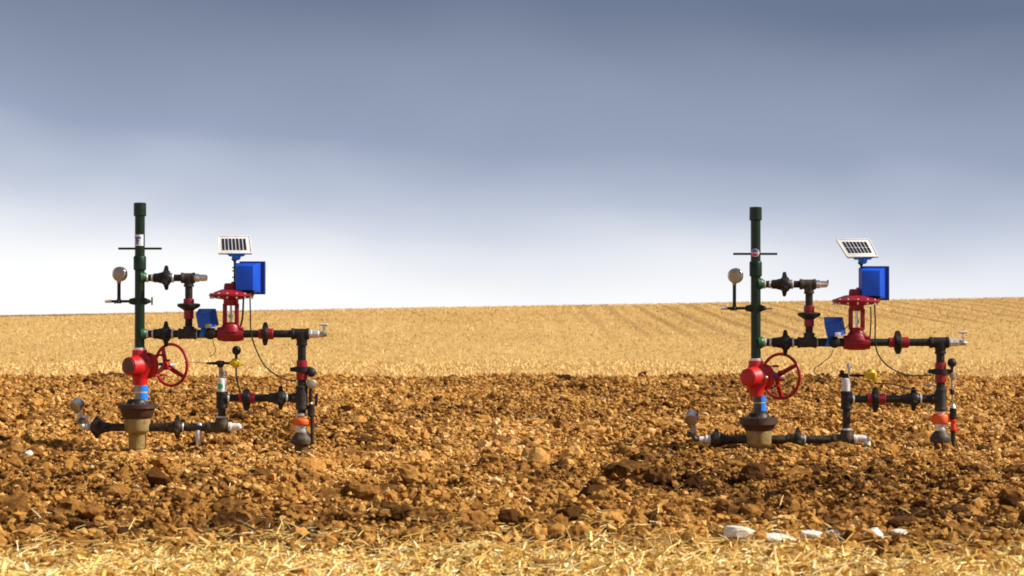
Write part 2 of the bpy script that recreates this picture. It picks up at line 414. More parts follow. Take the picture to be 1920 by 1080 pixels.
def dirv(a): return Vector((a[0], a[2] if len(a) > 2 else 0, -a[1])).normalized()
def frame(ax):
    ref = Vector((0, 0, 1)) if abs(ax.z) < 0.9 else Vector((1, 0, 0))
    u = ax.cross(ref).normalized(); return u, ax.cross(u).normalized()

def rev(p, axis, prof, n=28, a0=0.0, sq=None):
    """turned shape: prof = [(along, radius)...] in pixels"""
    def f(bm, W):
        o = W.v(p); ax = dirv(axis); u, w = frame(ax); rings = []
        for t, r in prof:
            c = o + ax * t * W.s
            if r <= 1e-6: rings.append([bm.verts.new(c)]); continue
            rings.append([bm.verts.new(c + (u * math.cos(a0 + 2 * math.pi * i / n) + w * math.sin(a0 + 2 * math.pi * i / n)) * r * W.s) for i in range(n)])
        for A, B in zip(rings[:-1], rings[1:]):
            if len(A) == 1 and len(B) == 1: continue
            for i in range(n):
                j = (i + 1) % n
                if len(A) == 1: bm.faces.new((A[0], B[i], B[j]))
                elif len(B) == 1: bm.faces.new((A[i], A[j], B[0]))
                else: bm.faces.new((A[i], A[j], B[j], B[i]))
        if len(rings[0]) > 1: bm.faces.new(rings[0])
        if len(rings[-1]) > 1: bm.faces.new(rings[-1][::-1])
    return f

def cyl(p, q, r, n=24, bev=0.8, r2=None):
    p = (*p, 0)[:3]; q = (*q, 0)[:3]
    L = math.dist(p, q); ax = tuple(b - a for a, b in zip(p, q)); b = min(bev, L * 0.3, r * 0.4); r2 = r if r2 is None else r2
    return rev(p, ax, [(0, r - b), (b, r), (L - b, r2), (L, r2 - b)], n)

def tube(path, r, n=8):
    """smooth tube through points (Catmull-Rom)"""
    def f(bm, W):
        pts = [W.v(p) for p in path]; pp = [pts[0] * 2 - pts[1]] + pts + [pts[-1] * 2 - pts[-2]]; out = []
        for i in range(1, len(pp) - 2):
            for k in range(6):
                t = k / 6; a, b, c, d = pp[i - 1:i + 3]
                out.append(0.5 * ((2 * b) + (c - a) * t + (2 * a - 5 * b + 4 * c - d) * t * t + (3 * b - a - 3 * c + d) * t ** 3))
        out.append(pts[-1]); rings = []
        for i, c in enumerate(out):
            ax = (out[min(i + 1, len(out) - 1)] - out[max(i - 1, 0)]).normalized()
            u, w = frame(ax)
            if rings:
                pu = (rings[-1][0].co - prev).normalized(); u = (pu - ax * pu.dot(ax)).normalized(); w = ax.cross(u)
            rings.append([bm.verts.new(c + (u * math.cos(2 * math.pi * j / n) + w * math.sin(2 * math.pi * j / n)) * r * W.s) for j in range(n)]); prev = c
        for A, B in zip(rings[:-1], rings[1:]):
            for j in range(n): bm.faces.new((A[j], A[(j + 1) % n], B[(j + 1) % n], B[j]))
        bm.faces.new(rings[0]); bm.faces.new(rings[-1][::-1])
    return f

def elbow(path, r): return tube(path, r, 16)

def hexa(corners, bev=0.0):
    """eight corners: front face 4 (clockwise), back face 4"""
    def f(bm, W):
        vs = [bm.verts.new(W.v(c)) for c in corners]
        fs = [bm.faces.new([vs[i] for i in q]) for q in ((0, 1, 2, 3), (7, 6, 5, 4), (0, 4, 5, 1), (1, 5, 6, 2), (2, 6, 7, 3), (3, 7, 4, 0))]
        if bev:
            es = list({e for q in fs for e in q.edges})
            bmesh.ops.bevel(bm, geom=es, offset=bev * W.s, segments=2, affect='EDGES', profile=0.6)
    return f

def box(x0, x1, y0, y1, d0, d1, bev=0.6):
    return hexa([(x0, y0, d0), (x1, y0, d0), (x1, y1, d0), (x0, y1, d0), (x0, y0, d1), (x1, y0, d1), (x1, y1, d1), (x0, y1, d1)], bev)

def ball(p, r, sx=1, sy=1, sd=1):
    def f(bm, W):
        g = bmesh.ops.create_uvsphere(bm, u_segments=20, v_segments=12, radius=r * W.s)['verts']
        c = W.v(p)
        for q in g: q.co = Vector((q.co.x * sx, q.co.y * sd, q.co.z * sy)) + c
    return f

def lug(p, ax, ang, r0, r1, w0, w1, th):
    """one ear of a hammer union: a tapered block standing off the nut"""
    def f(bm, W):
        a = dirv(ax); u, w = frame(a)
        # angle measured from image-up
        upv = Vector((0, 0, 1)) - a * a.z
        if upv.length < 0.1: upv = Vector((1, 0, 0))
        upv.normalize(); sd = a.cross(upv)
        e = upv * math.cos(R(ang)) + sd * math.sin(R(ang)); t = a.cross(e); c = W.v(p)
        vs = []
        for r, ww in ((r0, w0), (r1, w1)):
            for sx, sy in ((-1, -1), (1, -1), (1, 1), (-1, 1)):
                vs.append(bm.verts.new(c + (e * r + a * sx * ww / 2 + t * sy * th / 2 * (1 if r == r0 else 0.7)) * W.s))
        fs = [bm.faces.new([vs[i] for i in q]) for q in ((3, 2, 1, 0), (4, 5, 6, 7), (0, 1, 5, 4), (1, 2, 6, 5), (2, 3, 7, 6), (3, 0, 4, 7))]
        bmesh.ops.bevel(bm, geom=list({x for q in fs for x in q.edges}), offset=0.9 * W.s, segments=2, affect='EDGES')
    return f

def hammer_union(W, x0, x1, y, r, Rn, angs, rev_=False, lugh=9):
    """cone, wing nut and its ears along a horizontal run"""
    L = x1 - x0; a = x0 if not rev_ else x1; ax = (1, 0, 0) if not rev_ else (-1, 0, 0)
    u = W.obj('hammer_union', 'black', [rev((a, y), ax, [(0, r), (0.6, r + 1.5), (L * 0.24, r + 1.8), (L * 0.28, r + 2.6), (L * 0.46, Rn * 0.80), (L * 0.50, Rn * 0.93), (L * 0.54, Rn), (L * 0.80, Rn), (L * 0.86, Rn * 0.93), (L * 0.88, Rn * 0.72), (L * 0.97, Rn * 0.62), (L, r)], 28)])
    c = a + (0.66 * L if not rev_ else -0.66 * L)
    for an in angs:
        W.obj('lug', 'black', [lug((c, y), ax, an, Rn * 0.7, Rn + lugh, 11, 5.5, 9)], u)
    return u

def vic_h(W, xa, xb, xc, xd, y, r, bodyR, ups):
    """two red grooved collars and the black clamp coupling between them, on a horizontal run"""
    W.obj('red_collar', 'crimson', [cyl((xa, y), (xb + 1, y), r + 2.2)])
    c = W.obj('clamp_coupling', 'black', [rev((xb, y), (1, 0, 0), [(0, r + 2), (1, bodyR - 2), (3, bodyR), (xc - xb - 3, bodyR), (xc - xb - 1, bodyR - 2), (xc - xb, r + 2)])])
    for an, hgt in ups:
        W.obj('bolt_pad', 'black', [lug(((xb + xc) / 2, y), (1, 0, 0), an, bodyR * 0.7, bodyR + hgt, xc - xb + 1, (xc - xb) * 0.55, 9)], c)
    W.obj('red_collar', 'crimson', [cyl((xc - 1, y), (xd, y), r + 3.2)])

def vic_v(W, x, ya, yb, yc, yd, r, arm):
    W.obj('red_collar', 'crimson', [cyl((x, ya), (x, yb + 1), r + 2.2)])
    c = W.obj('clamp_coupling', 'black', [rev((x, yb), (0, 1, 0), [(0, r + 3), (1.2, r + 6), (yc - yb - 1.2, r + 6), (yc - yb, r + 3)])])
    for sx in (-1, 1):
        W.obj('bolt_pad', 'black', [hexa([(x + sx * (r + 3), yb + 0.5, -5), (x + sx * arm, yb + 2, -3.5), (x + sx * arm, yc - 2, -3.5), (x + sx * (r + 3), yc - 0.5, -5),
                                          (x + sx * (r + 3), yb + 0.5, 5), (x + sx * arm, yb + 2, 3.5), (x + sx * arm, yc - 2, 3.5), (x + sx * (r + 3), yc - 0.5, 5)], 0.8)], c)
    W.obj('red_collar', 'crimson', [cyl((x, yc - 1), (x, yd), r + 2.4)])

def pipe(W, p, q, r=7, mat='black'): return W.obj('pipe', mat, [cyl(p, q, r)])
def ring(W, p, q, r=8): return W.obj('steel_collar', 'steel', [cyl(p, q, r)])

def tee(W, x0, x1, y, r, bx, by, rb, mat='black'):
    """horizontal run x0..x1 with a branch at bx to row by; beads at each mouth"""
    return W.obj('tee_fitting', mat, [rev((x0, y), (1, 0, 0), [(0, r - 1), (0.8, r + 1), (5, r + 1), (6, r), (x1 - x0 - 6, r), (x1 - x0 - 5, r + 1), (x1 - x0 - 0.8, r + 1), (x1 - x0, r - 1)]),
                                      rev((bx, y), (0, by - y, 0), [(0, rb + 1.6), (r, rb + 1.2), (abs(by - y) - 5, rb), (abs(by - y) - 4, rb + 1.2), (abs(by - y) - 0.6, rb + 1.2), (abs(by - y), rb - 0.5)])])

def tee_v(W, x, y0, y1, r, bx, by, rb, mat='black'):
    return W.obj('tee_fitting', mat, [rev((x, y0), (0, 1, 0), [(0, r - 1), (0.8, r + 0.8), (5, r + 0.8), (6, r), (y1 - y0 - 6, r), (y1 - y0 - 5, r + 0.8), (y1 - y0 - 0.8, r + 0.8), (y1 - y0, r - 1)]),
                                      rev((x, by), (bx - x, 0, 0), [(0, rb + 1.5), (r, rb + 1.2), (abs(bx - x) - 5, rb), (abs(bx - x) - 4, rb + 1.2), (abs(bx - x) - 0.6, rb + 1.2), (abs(bx - x), rb - 0.5)])])

def gauge(W, p, r, nrm, stem, th=6):
    """round steel dial with its pipe stem"""
    g = W.obj('pressure_gauge', 'chrome', [rev(p, nrm, [(-th, r * 0.55), (-th + 0.5, r * 0.85), (-th + 2.5, r), (3.5, r), (4.5, r * 0.96), (5, r * 0.88)], 32)])
    W.obj('dial_face', 'dull_steel', [rev((p[0], p[1], p[2] if len(p) > 2 else 0), nrm, [(4.4, r * 0.88), (4.9, r * 0.86), (5.6, r * 0.4), (5.8, 0)], 32)], g)
    for nm, mt, sh in stem: W.obj(nm, mt, sh, g)
    return g

def plate_on_pipe(x, y0, y1, r, a0, a1, t=0.35, n=8):
    """a sticker wrapped round a vertical pipe; angles from the camera side, right positive"""
    def f(bm, W):
        cols = []
        for i in range(n + 1):
            a = R(a0 + (a1 - a0) * i / n); row = []
            for yy in (y0, y1):
                for rr in (r, r + t):
                    row.append(bm.verts.new(W.v((x + rr * math.sin(a), yy, -rr * math.cos(a)))))
            cols.append(row)
        for A, B in zip(cols[:-1], cols[1:]):
            bm.faces.new((A[1], B[1], B[3], A[3])); bm.faces.new((A[0], A[2], B[2], B[0]))
            bm.faces.new((A[0], B[0], B[1], A[1])); bm.faces.new((A[2], A[3], B[3], B[2]))
        for C_ in (cols[0], cols[-1]): bm.faces.new((C_[0], C_[1], C_[3], C_[2]))
    return f

def bolts(ring_r, y, x, d, n, r, h):
    return [rev((x + ring_r * math.cos(2 * math.pi * i / n + 0.2), y, d + ring_r * math.sin(2 * math.pi * i / n + 0.2)), (0, 1, 0), [(0, r), (h, r), (h, r * 0.5), (h + 1, r * 0.5)], 6) for i in range(n)]

def handwheel(W, c, ax, rim, tr, hub_back, spokes, parent=None):
    """rim ring, hub and spokes; ax in pixel axes (x, down, depth)"""
    def rimf(bm, W_):
        a = dirv(ax); up = Vector((0, 0, 1)); u = up; w = a.cross(up).normalized(); o = W_.v(c); N, K = 56, 10; rings = []
        for i in range(N):
            t = 2 * math.pi * i / N; rd = u * math.cos(t) + w * math.sin(t)
            rings.append([bm.verts.new(o + (rd * (rim + tr * math.cos(2 * math.pi * j / K)) + a * tr * math.sin(2 * math.pi * j / K)) * W_.s) for j in range(K)])
        for i in range(N):
            A, B = rings[i], rings[(i + 1) % N]
            for j in range(K): bm.faces.new((A[j], A[(j + 1) % K], B[(j + 1) % K], B[j]))
    def spf(ang):
        def f(bm, W_):
            a = dirv(ax); u = Vector((0, 0, 1)); w = a.cross(u).normalized()
            if w.x < 0: w = -w
            rd = u * math.cos(R(ang)) + w * math.sin(R(ang)); tn = a.cross(rd); o = W_.v(c)
            prof = [(3, -hub_back, 4.2, 2.2), (rim * 0.55, -hub_back * 0.55, 4.0, 2.0), (rim - 1, 0, 3.4, 2.0)]; rings = []
            for rr, al, hw, ht in prof:
                rings.append([bm.verts.new(o + (rd * rr + a * (al + sy * ht) + tn * sx * hw) * W_.s) for sx, sy in ((-1, -1), (1, -1), (1, 1), (-1, 1))])
            for A, B in zip(rings[:-1], rings[1:]):
                for j in range(4): bm.faces.new((A[j], A[(j + 1) % 4], B[(j + 1) % 4], B[j]))
            bm.faces.new(rings[0]); bm.faces.new(rings[-1][::-1])
        return f
    h = W.obj('handwheel', 'red_wheel', [rimf], parent)
    return h, [spf(a) for a in spokes]

# ------------------------------------------------------------------ one wellhead from its table of measured positions
def build_well(S):
    W = Well(*S['frame'], S['label'])
    x = S['x']; px = x
    # --- casing head and flange at the soil
    o = W.obj('casing_head', 'khaki', [rev((S['cas'][0], S['fl'][2] - 2), (0, 1, 0), [(0, 25), (4, 24.5), (S['cas'][1] - S['fl'][2] - 3, 24.3), (S['cas'][1] - S['fl'][2] + 1, 22.5), (S['cas'][1] - S['fl'][2] + 4, 17.5), (S['cas'][1] - S['fl'][2] + 6, 16.2), (S['cas'][2] - S['fl'][2], 16), (S['cas'][2] - S['fl'][2] + 1, 14.5), (S['cas'][2] - S['fl'][2] + 30, 14.5)], 32)])
    fx = S['cas'][0]; y0, y1, y2 = S['fl']; hw = S['flw']
    fl = W.obj('flange', 'brown', [rev((fx, y0), (0, 1, 0), [(0, hw - 2), (0.8, hw), (S['flrim'], hw), (S['flrim'] + 1.5, hw - 4), (y2 - y0 - 4, hw - 8), (y2 - y0, hw - 11), (y2 - y0 + 1, 24)], 40)])
    for b_ in bolts(hw - 6, y0 - 3.2, fx, 0, 10, 2.4, 3.4): W.obj('bolt', 'dark_steel', [b_], fl)
    W.obj('flange_neck', 'black', [rev((fx, y0 - 9), (0, 1, 0), [(0, 15), (1, 18), (5, 19), (9.5, 22)], 32)])
    # --- spool between flange and gate valve, with its blue tape
    sp = W.obj('spool', S['spool_mat'], [cyl((S['spx'], S['sp'][0] - 1), (S['spx'], S['sp'][1] + 1), S['spr'])])
    h_ = (S['sp'][1] - S['sp'][0])
    for a, b in S['tape']:
        W.obj('blue_tape', 'blue_tape', [plate_on_pipe(S['spx'], a, b, S['spr'], 8, 120, 0.6)], sp)
    for a, b in S['band']:
        W.obj('steel_band', 'steel', [cyl((S['spx'], a), (S['spx'], b), S['spr'] + 0.5)], sp)
    # --- gate valve: necks, barrel lying towards the back right, bonnet, handwheel
    gx, gy = S['gv']; ax = S['gvax']; al = lambda t, dy=0: (gx + ax[0] * t, gy + dy, ax[2] * t)
    gv = W.obj('gate_valve', 'red', [
        rev((x, S['neck'][0]), (0, 1, 0), [(0, 12.5), (0.8, 14), (9, 14), (14, 15.5), (20, 18), (26, 20)], 32),
        rev((x + 1, S['neck'][1]), (0, -1, 0), [(0, 12.5), (0.8, 14.2), (12, 14.2), (16, 16), (22, 19), (28, 20)], 32),
        rev(al(-34), ax, [(0, 14), (1, 17), (12, 18), (20, 20.5), (34, 22.5), (46, 20.5), (48, 23), (49, 25), (56, 25), (57, 23.5), (60, 18), (66, 13), (72, 10.5), (75, 6), (76, 0)], 36)])
    W.obj('end_plate', S['plate_mat'], [rev(al(-34), tuple(-c for c in ax), [(-1, 14.5), (0.6, 14.2), (1.2, 13), (1.4, 0)], 32)], gv)
    for b_ in [rev((al(57)[0] + 20.5 * math.cos(t) * ax[2], al(57)[1] + 20.5 * math.sin(t), al(57)[2] - 20.5 * math.cos(t) * ax[0]), ax, [(-12, 2.6), (3, 2.6), (3.5, 2)], 6) for t in [2 * math.pi * i / 8 + 0.3 for i in range(8)]]:
        W.obj('bonnet_bolt', 'red_wheel', [b_], gv)
    W.obj('grease_cap', 'blue', [ball((gx + S['cap'][0], gy + S['cap'][1], S['cap'][2]), 3.6, 1.3, 0.9, 1)], gv)
    W.obj('parting_ring', 'red_wheel', [rev(al(-8), ax, [(0, 21), (1, 22.6), (3, 22.6), (4, 21)], 36)], gv)
    W.obj('dark_hole', 'black', [rev((gx - 13, gy + 5, -18), (-0.35, 0.1, -1), [(-2, 4), (1.5, 4), (2, 3)], 6)], gv)  # black stub added to show the dark hole in the body
    if S.get('plug'): W.obj('grease_plug', 'steel', [ball((gx + S['plug'][0], gy + S['plug'][1], S['plug'][2]), 3.2)], gv)
    hub = S['hub']
    h, sps = handwheel(W, al(hub), ax, S['rim'], 3.0, 14, S['spokes'])
    for f in sps: W.obj('spoke', 'red_wheel', [f], h)
    W.obj('hub', 'red', [rev(al(hub - 20), ax, [(0, 5), (1, 7), (9, 7), (11, 5), (12, 4)], 20)], h)
    W.obj('valve_stem', 'steel', [rev(al(70), ax, [(0, 3.2), (hub - 62, 3.2), (hub - 60, 2)], 16)], h)
    ring(W, (x, S['neck'][0] - 4), (x, S['neck'][0] + 0.5), 11.5)
    # --- green riser
    ty = S['top']; ri = W.obj('riser_pipe', 'green', [cyl((x, ty + 4), (x, S['neck'][0] - 3), S['rr'])])
    W.obj('end_cap', 'green', [rev((x, ty), (0, 1, 0), [(0, 9), (0.8, 11.6), (24, 11.8), (25.5, 10)], 28)], ri)
    ya, yb = S['coupling']; W.obj('pipe_coupling', 'green', [rev((x, ya), (0, 1, 0), [(-1.5, S['rr']), (0, 11.4), (1, 11.8), (yb - ya - 1, 11.8), (yb - ya, 11), (yb - ya + 1, S['rr'])], 28)], ri)
    xa, xb = S['bar']; by = S['bary']; W.obj('lift_bar', 'green', [cyl((xa, by, 2), (xb, by, 2), 2.1, 12)], ri)
    for (lx, ly, rr_, sgn) in S['outlets']:
        W.obj('outlet_boss', 'green_bright', [rev((x, ly), (sgn, 0, 0), [(4, 12), (abs(lx - x) - 5, rr_ + 2), (abs(lx - x) - 2, rr_ + 1), (abs(lx - x), rr_ - 1)], 24)], ri)
    st = S['sticker']
    if st[0] == 'square':
        s_ = W.obj('sticker', 'label_white', [plate_on_pipe(x, st[1], st[2], S['rr'], -72, 52, 0.4, 12)], ri)
        W.obj('sticker_print', 'label_blue', [plate_on_pipe(x, st[1] + 4, st[1] + 8, S['rr'] + 0.4, -58, 22, 0.15, 10), plate_on_pipe(x, st[1] + 8, st[2] - 3, S['rr'] + 0.4, -40, -8, 0.15, 6), plate_on_pipe(x, st[1] + 10, st[1] + 12, S['rr'] + 0.42, -8, 8, 0.15, 6)], s_)
    else:
        cy_ = st[1]
        def disc(y0, y1, rad, t, off):
            fs = []; K = 9
            for i in range(K):
                ya_ = y0 + (y1 - y0) * i / K; yb_ = y0 + (y1 - y0) * (i + 1) / K; w = math.sqrt(max(0.1, rad * rad - ((ya_ + yb_) / 2 - cy_) ** 2))
                a = math.degrees(math.asin(min(0.95, w / S['rr']))); fs.append(plate_on_pipe(x, ya_, yb_, S['rr'] + off, -a - 14, a - 14, t, 6))
            return fs
        s_ = W.obj('sticker', 'label_white', disc(cy_ - 7.5, cy_ + 7.5, 7.5, 0.3, 0), ri)
        W.obj('sticker_print', 'label_blue', disc(cy_ - 6.6, cy_ - 0.5, 6.6, 0.15, 0.3), s_)
        W.obj('sticker_print', 'label_red', disc(cy_ + 1.2, cy_ + 6.6, 6.6, 0.15, 0.3), s_)
    # --- upper gauge and its needle valve, left of the riser; vent rod on the right
    G = S['gauge']; gx2, gy2, gr = G['c']; sy = G['row']
    nv = W.obj('needle_valve', 'black', [cyl((G['x0'] + 12, sy), (x - 8, sy), 2.6, 14), rev((G['sx'], sy - 6), (0, 1, 0), [(0, 3), (4, 5), (9, 5.5), (10, 4)], 6), cyl((G['sx'] - 8, sy + 4, -2), (G['sx'] - 3, sy, -2), 1.6, 10)])
    W.obj('valve_tip', 'steel', [cyl((G['x0'], sy), (G['x0'] + 13, sy), 3.0, 14)], nv)
    W.obj('green_boss', 'green', [rev((x, sy), (-1, 0, 0), [(4, 9), (12, 6.5), (19, 5), (20, 3)], 20)], ri)
    W.obj('green_boss', 'green', [rev((x, sy), (1, 0, 0), [(4, 9), (12, 6), (18, 3.5), (20, 2.5)], 20)], ri)
    W.obj('vent_rod', 'dull_steel', [cyl((x + 16, sy + 0.5), (G['rod'], sy + 0.5), 1.6, 10)] + ([cyl((G['rod'] - 1, sy - 8), (G['rod'] - 1, sy + 7), 1.7, 10)] if G['tbar'] else []))
    gauge(W, (gx2, gy2, -2), gr, G['n'], [('gauge_stem', 'black', [cyl((gx2 - 2, gy2 + gr - 1), (G['sx'], sy - 4), 3.3, 14)]),
                                       ('stem_nut', 'dull_steel', [rev((gx2 - 2, gy2 + gr - 2), (0, 1, 0), [(0, 4.2), (5, 4.2)], 6)])])
    # --- upper run: union, tee, steel nipple
    y = S['uy']; X = S['ux']
    ring(W, (X['ring'], y), (X['ring'] + 3, y), 8.5)
    pipe(W, (X['ring'] + 2, y), (X['u0'] + 2, y), 6.5)
    ring(W, (X['ring'] + 9, y), (X['ring'] + 13, y), 7.6)
    hammer_union(W, X['u0'], X['u1'], y, 7, 13.6, (-14, 118, 200), lugh=10)
    ring(W, (X['u1'] - 1, y), (X['u1'] + 3, y), 9)
    pipe(W, (X['u1'] + 2, y), (X['t0'] + 2, y), 6.5)
    tee(W, X['t0'], X['t1'], y, 9, X['bx'], S['dy0'], 8.5, 'casting')
    W.obj('steel_nipple', 'steel', [rev((X['t1'] - 2, y), (1, 0, 0), [(0, 7.5), (9, 7.8), (10, 6.2), (X['ne'] - X['t1'] - 5, 6.4), (X['ne'] - X['t1'] + 2, 5.5), (X['ne'] - X['t1'] + 3, 3)], 8)])
    if S['hook']: W.obj('nipple_plug', 'dull_steel', [tube([(X['ne'] - 3, y + 2, 0), (X['ne'], y + 2, 0), (X['ne'] + 1, y - 3, 0), (X['ne'] + 1, y - 8, 0)], 1.8)])
    # dropping leg
    bx = X['bx']; D = S['drop']
    pipe(W, (bx, S['dy0'] - 2), (bx, D[0] + 1), 7)
    W.obj('red_collar', 'crimson', [cyl((bx, D[0]), (bx, D[1] + 1), 10)])
    W.obj('clamp_coupling', 'black', [rev((bx, D[1]), (0, 1, 0), [(-0.5, 12), (0, 18), (2, 20.5), (D[2] - D[1] - 5, 19.5), (D[2] - D[1] - 1, 12), (D[2] - D[1] + 1, 10)], 28), box(bx - 21, bx + 21, D[1] + 0.5, D[1] + 6, -5, 5, 1)])
    W.obj('red_collar', 'crimson', [cyl((bx, D[2]), (bx, D[3]), 9.2)])
    pipe(W, (bx, D[3] - 1), (bx, D[4] + 1), 7)
    # --- middle run
    y = S['my']; X = S['mx']
    ring(W, (X['ring'], y), (X['ring'] + 4, y), 8.5)
    pipe(W, (X['ring'] + 3, y), (X['u0'] + 2, y), 7)
    ring(W, (X['ring'] + 10, y), (X['ring'] + 14, y), 8)
    hammer_union(W, X['u0'], X['u1'], y, 7.5, 13.6, (-8, 112, 188), lugh=10)
    ring(W, (X['u1'] - 1, y), (X['u1'] + 3, y), 9.5)
    pipe(W, (X['u1'] + 2, y), (X['t0'] + 2, y), 7)
    tee(W, X['t0'], X['t1'], y, 9.5, bx, D[4], 9.5, 'casting')
    ring(W, (X['t1'] - 1, y), (X['t1'] + 1.5, y), 8.8)
    pipe(W, (X['t1'], y), (X['a0'] + 2, y), 8)
    # transmitter with its blue bracket
    T = S['tx']; tl, tr_, tt, tb, sk = T['box']
    tx_ = W.obj('transmitter', 'blue_mid', [hexa([(tl, tt + 9, -20), (tr_ - 7, tt + 9, -20), (tr_ + sk - 7, tb, -20), (tl + sk + 2, tb, -20), (tl + 3, tt - 1, 4), (tr_ + 2, tt - 1, 4), (tr_ + sk + 5, tb - 5, 4), (tl + sk + 5, tb - 3, 4)], S['tx']['bev'])])
    W.obj('bracket', 'blue_light', [hexa([(T['br'][0] - 6, tb - 3, -5), (T['br'][0] + 8, tb - 3, -5), (T['br'][1] + 4, y + 6, -10), (T['br'][1] - 4, y + 6, -10), (T['br'][0] - 6, tb - 3, -1), (T['br'][0] + 8, tb - 3, -1), (T['br'][1] + 4, y + 6, -6), (T['br'][1] - 4, y + 6, -6)], 0.8)], tx_)
    W.obj('name_tag', 'label_white' if T['tagw'] else 'dull_steel', [box(T['tag'][0] - 5, T['tag'][0] + 6, T['tag'][1] - 4, T['tag'][1] + 4, -22.5, -20.2, 0.6)], tx_)
    W.obj('manifold', 'black', [rev((T['kn'], y, -3), (0, 0, -1), [(-8, 7), (6, 10.5), (9, 10.5), (11, 7), (11.5, 0)], 20), box(T['kn'] - 7, T['kn'] + 7, y - 11, y, -6, 4, 1.5)], tx_)
    # --- control valve: globe body, yoke, diaphragm actuator
    A = S['act']; acx = A['cx']
    cv = W.obj('control_valve', 'crimson', [
        rev((A['b0'], y), (1, 0, 0), [(0, 11), (0.8, 12.6), (5, 13), (12, 14.5), (A['b1'] - A['b0'] - 12, 14.5), (A['b1'] - A['b0'] - 5, 13), (A['b1'] - A['b0'] - 0.8, 12.6), (A['b1'] - A['b0'], 11)], 32),
        rev((acx, y - 4), (0, -1, 0), [(0, 19), (8, 18), (13, 16), (16, 13.5), (y - A['yk1'] - 7, 13.2), (y - A['yk1'] - 5, 14.2), (y - A['yk1'] - 2, 14.2)], 28)])
    for sx in (-1, 1):
        W.obj('yoke_arm', 'crimson', [hexa([(acx + sx * 15, A['yk0'] - 4, -5), (acx + sx * 7.4, A['yk0'] - 4, -5), (acx + sx * 7.4, A['yk1'] + 2, -5), (acx + sx * 15, A['yk1'] + 2, -5), (acx + sx * 15, A['yk0'] - 4, 5), (acx + sx * 7.4, A['yk0'] - 4, 5), (acx + sx * 7.4, A['yk1'] + 2, 5), (acx + sx * 15, A['yk1'] + 2, 5)], 1.2)], cv)
    W.obj('actuator_stem', 'chrome', [cyl((acx, A['yk0'] - 4), (acx, A['yk1'] + 4), 2.2, 14), rev((acx, (A['yk0'] + A['yk1']) / 2), (0, 1, 0), [(0, 4.4), (7, 4.4)], 6)], cv)
    W.obj('yoke_head', 'crimson', [rev((acx, A['dy'] + 6), (0, 1, 0), [(0, 16), (2, 14), (A['yk0'] - A['dy'] - 8, 14), (A['yk0'] - A['dy'] - 6, 13)], 28)], cv)
    dr = A['dr']; dx = A['dx']
    dh = W.obj('diaphragm_housing', 'crimson', [rev((dx, A['dy'] + 9), (0, -1, 0), [(0, 14), (2.5, dr * 0.72), (4.5, dr * 0.90), (6, dr * 0.97), (7, dr), (10, dr), (11, dr * 0.96), (13, dr * 0.84), (17, dr * 0.60), (19.5, dr * 0.42)], 44)], cv)
    W.obj('spring_cap', 'crimson', [rev((A['tc'], A['dy'] - 9), (0, -1, 0), [(-3, 16.5), (0, 14.8), (9, 14), (12, 13), (13, 11)], 28), rev((A['tc'] + 3, A['dy'] - 22), (0, -1, 0), [(0, 4), (2, 4), (3, 2.5)], 6)], dh)
    for i in range(14):
        t = 2 * math.pi * i / 14 + 0.15
        W.obj('housing_bolt', 'steel', [rev((dx + dr * 0.92 * math.cos(t), A['dy'] - 2, dr * 0.92 * math.sin(t)), (0, 1, 0), [(-1.5, 1.5), (0, 1.9), (7.5, 1.9), (9.5, 1.4)], 6)], dh)
    # mast, solar panel, control box
    Bx = S['box']; mx_ = Bx['mast']
    W.obj('mast', 'black', [cyl((mx_, Bx['m0'], -6), (mx_, Bx['m1'], -6), 2.3, 12)] + [cyl((mx_ - 5, q, -6), (mx_ + 2, q, -6), 1.3, 8) for q in Bx['clips']])
    W.obj('mast_clamp', 'blue', [box(mx_ - 6, mx_ + 3, Bx['m1'] - 3, Bx['m1'] + 4, -9, 0, 1)])
    l, r, t, b = Bx['r']; w_ = r - l
    cb = W.obj('control_box', 'navy', [box(l + 8, r, t, b, -4, 10, 1.2)])
    f0, f1, f2 = l + 1, l + w_ * 0.64, l + w_ * 0.86
    W.obj('box_door', 'blue', [hexa([(f0 + 3, t + 9, -22), (f1, t + 9, -22), (f1, b - 8, -22), (f0 + 3, b - 8, -22), (f0 - 1, t + 3, -4.2), (f2, t + 3, -4.2), (f2, b - 3, -4.2), (f0 - 1, b - 3, -4.2)], 0.8)], cb)
    W.obj('latch', 'dull_steel', [box(l + w_ * 0.2, l + w_ * 0.28, b - 8, b - 3, -17, -14, 0.5)], cb)
    W.obj('latch', 'dull_steel', [box(l + w_ * 0.66, l + w_ * 0.74, b - 8, b - 3, -13, -10, 0.5)], cb)
    Q = [(*q, d) for q, d in zip(S['panel'], (13, 13, -13, -13))]      # tl tr br bl, leaning back
    def lerp(u, v_, off=0):
        a = [Q[0][k] + (Q[1][k] - Q[0][k]) * u for k in range(3)]; c = [Q[3][k] + (Q[2][k] - Q[3][k]) * u for k in range(3)]
        p = [a[k] + (c[k] - a[k]) * v_ for k in range(3)]
        # panel normal in pixel axes
        e1 = Vector([Q[1][k] - Q[0][k] for k in range(3)]); e2 = Vector([Q[3][k] - Q[0][k] for k in range(3)]); nn = e1.cross(e2).normalized()
        if nn[2] > 0: nn = -nn
        return tuple(p[k] + nn[k] * off for k in range(3))
    def slab(u0, u1, v0, v1, o0, o1, bev=0.0, lean=0.0):
        return hexa([lerp(u0, v0, o1), lerp(u1, v0, o1), lerp(u1 + lean, v1, o1), lerp(u0 + lean, v1, o1), lerp(u0, v0, o0), lerp(u1, v0, o0), lerp(u1 + lean, v1, o0), lerp(u0 + lean, v1, o0)], bev)
    sp_ = W.obj('solar_panel', 'white', [slab(0, 1, 0, 1, -3, 0, 0.5)])
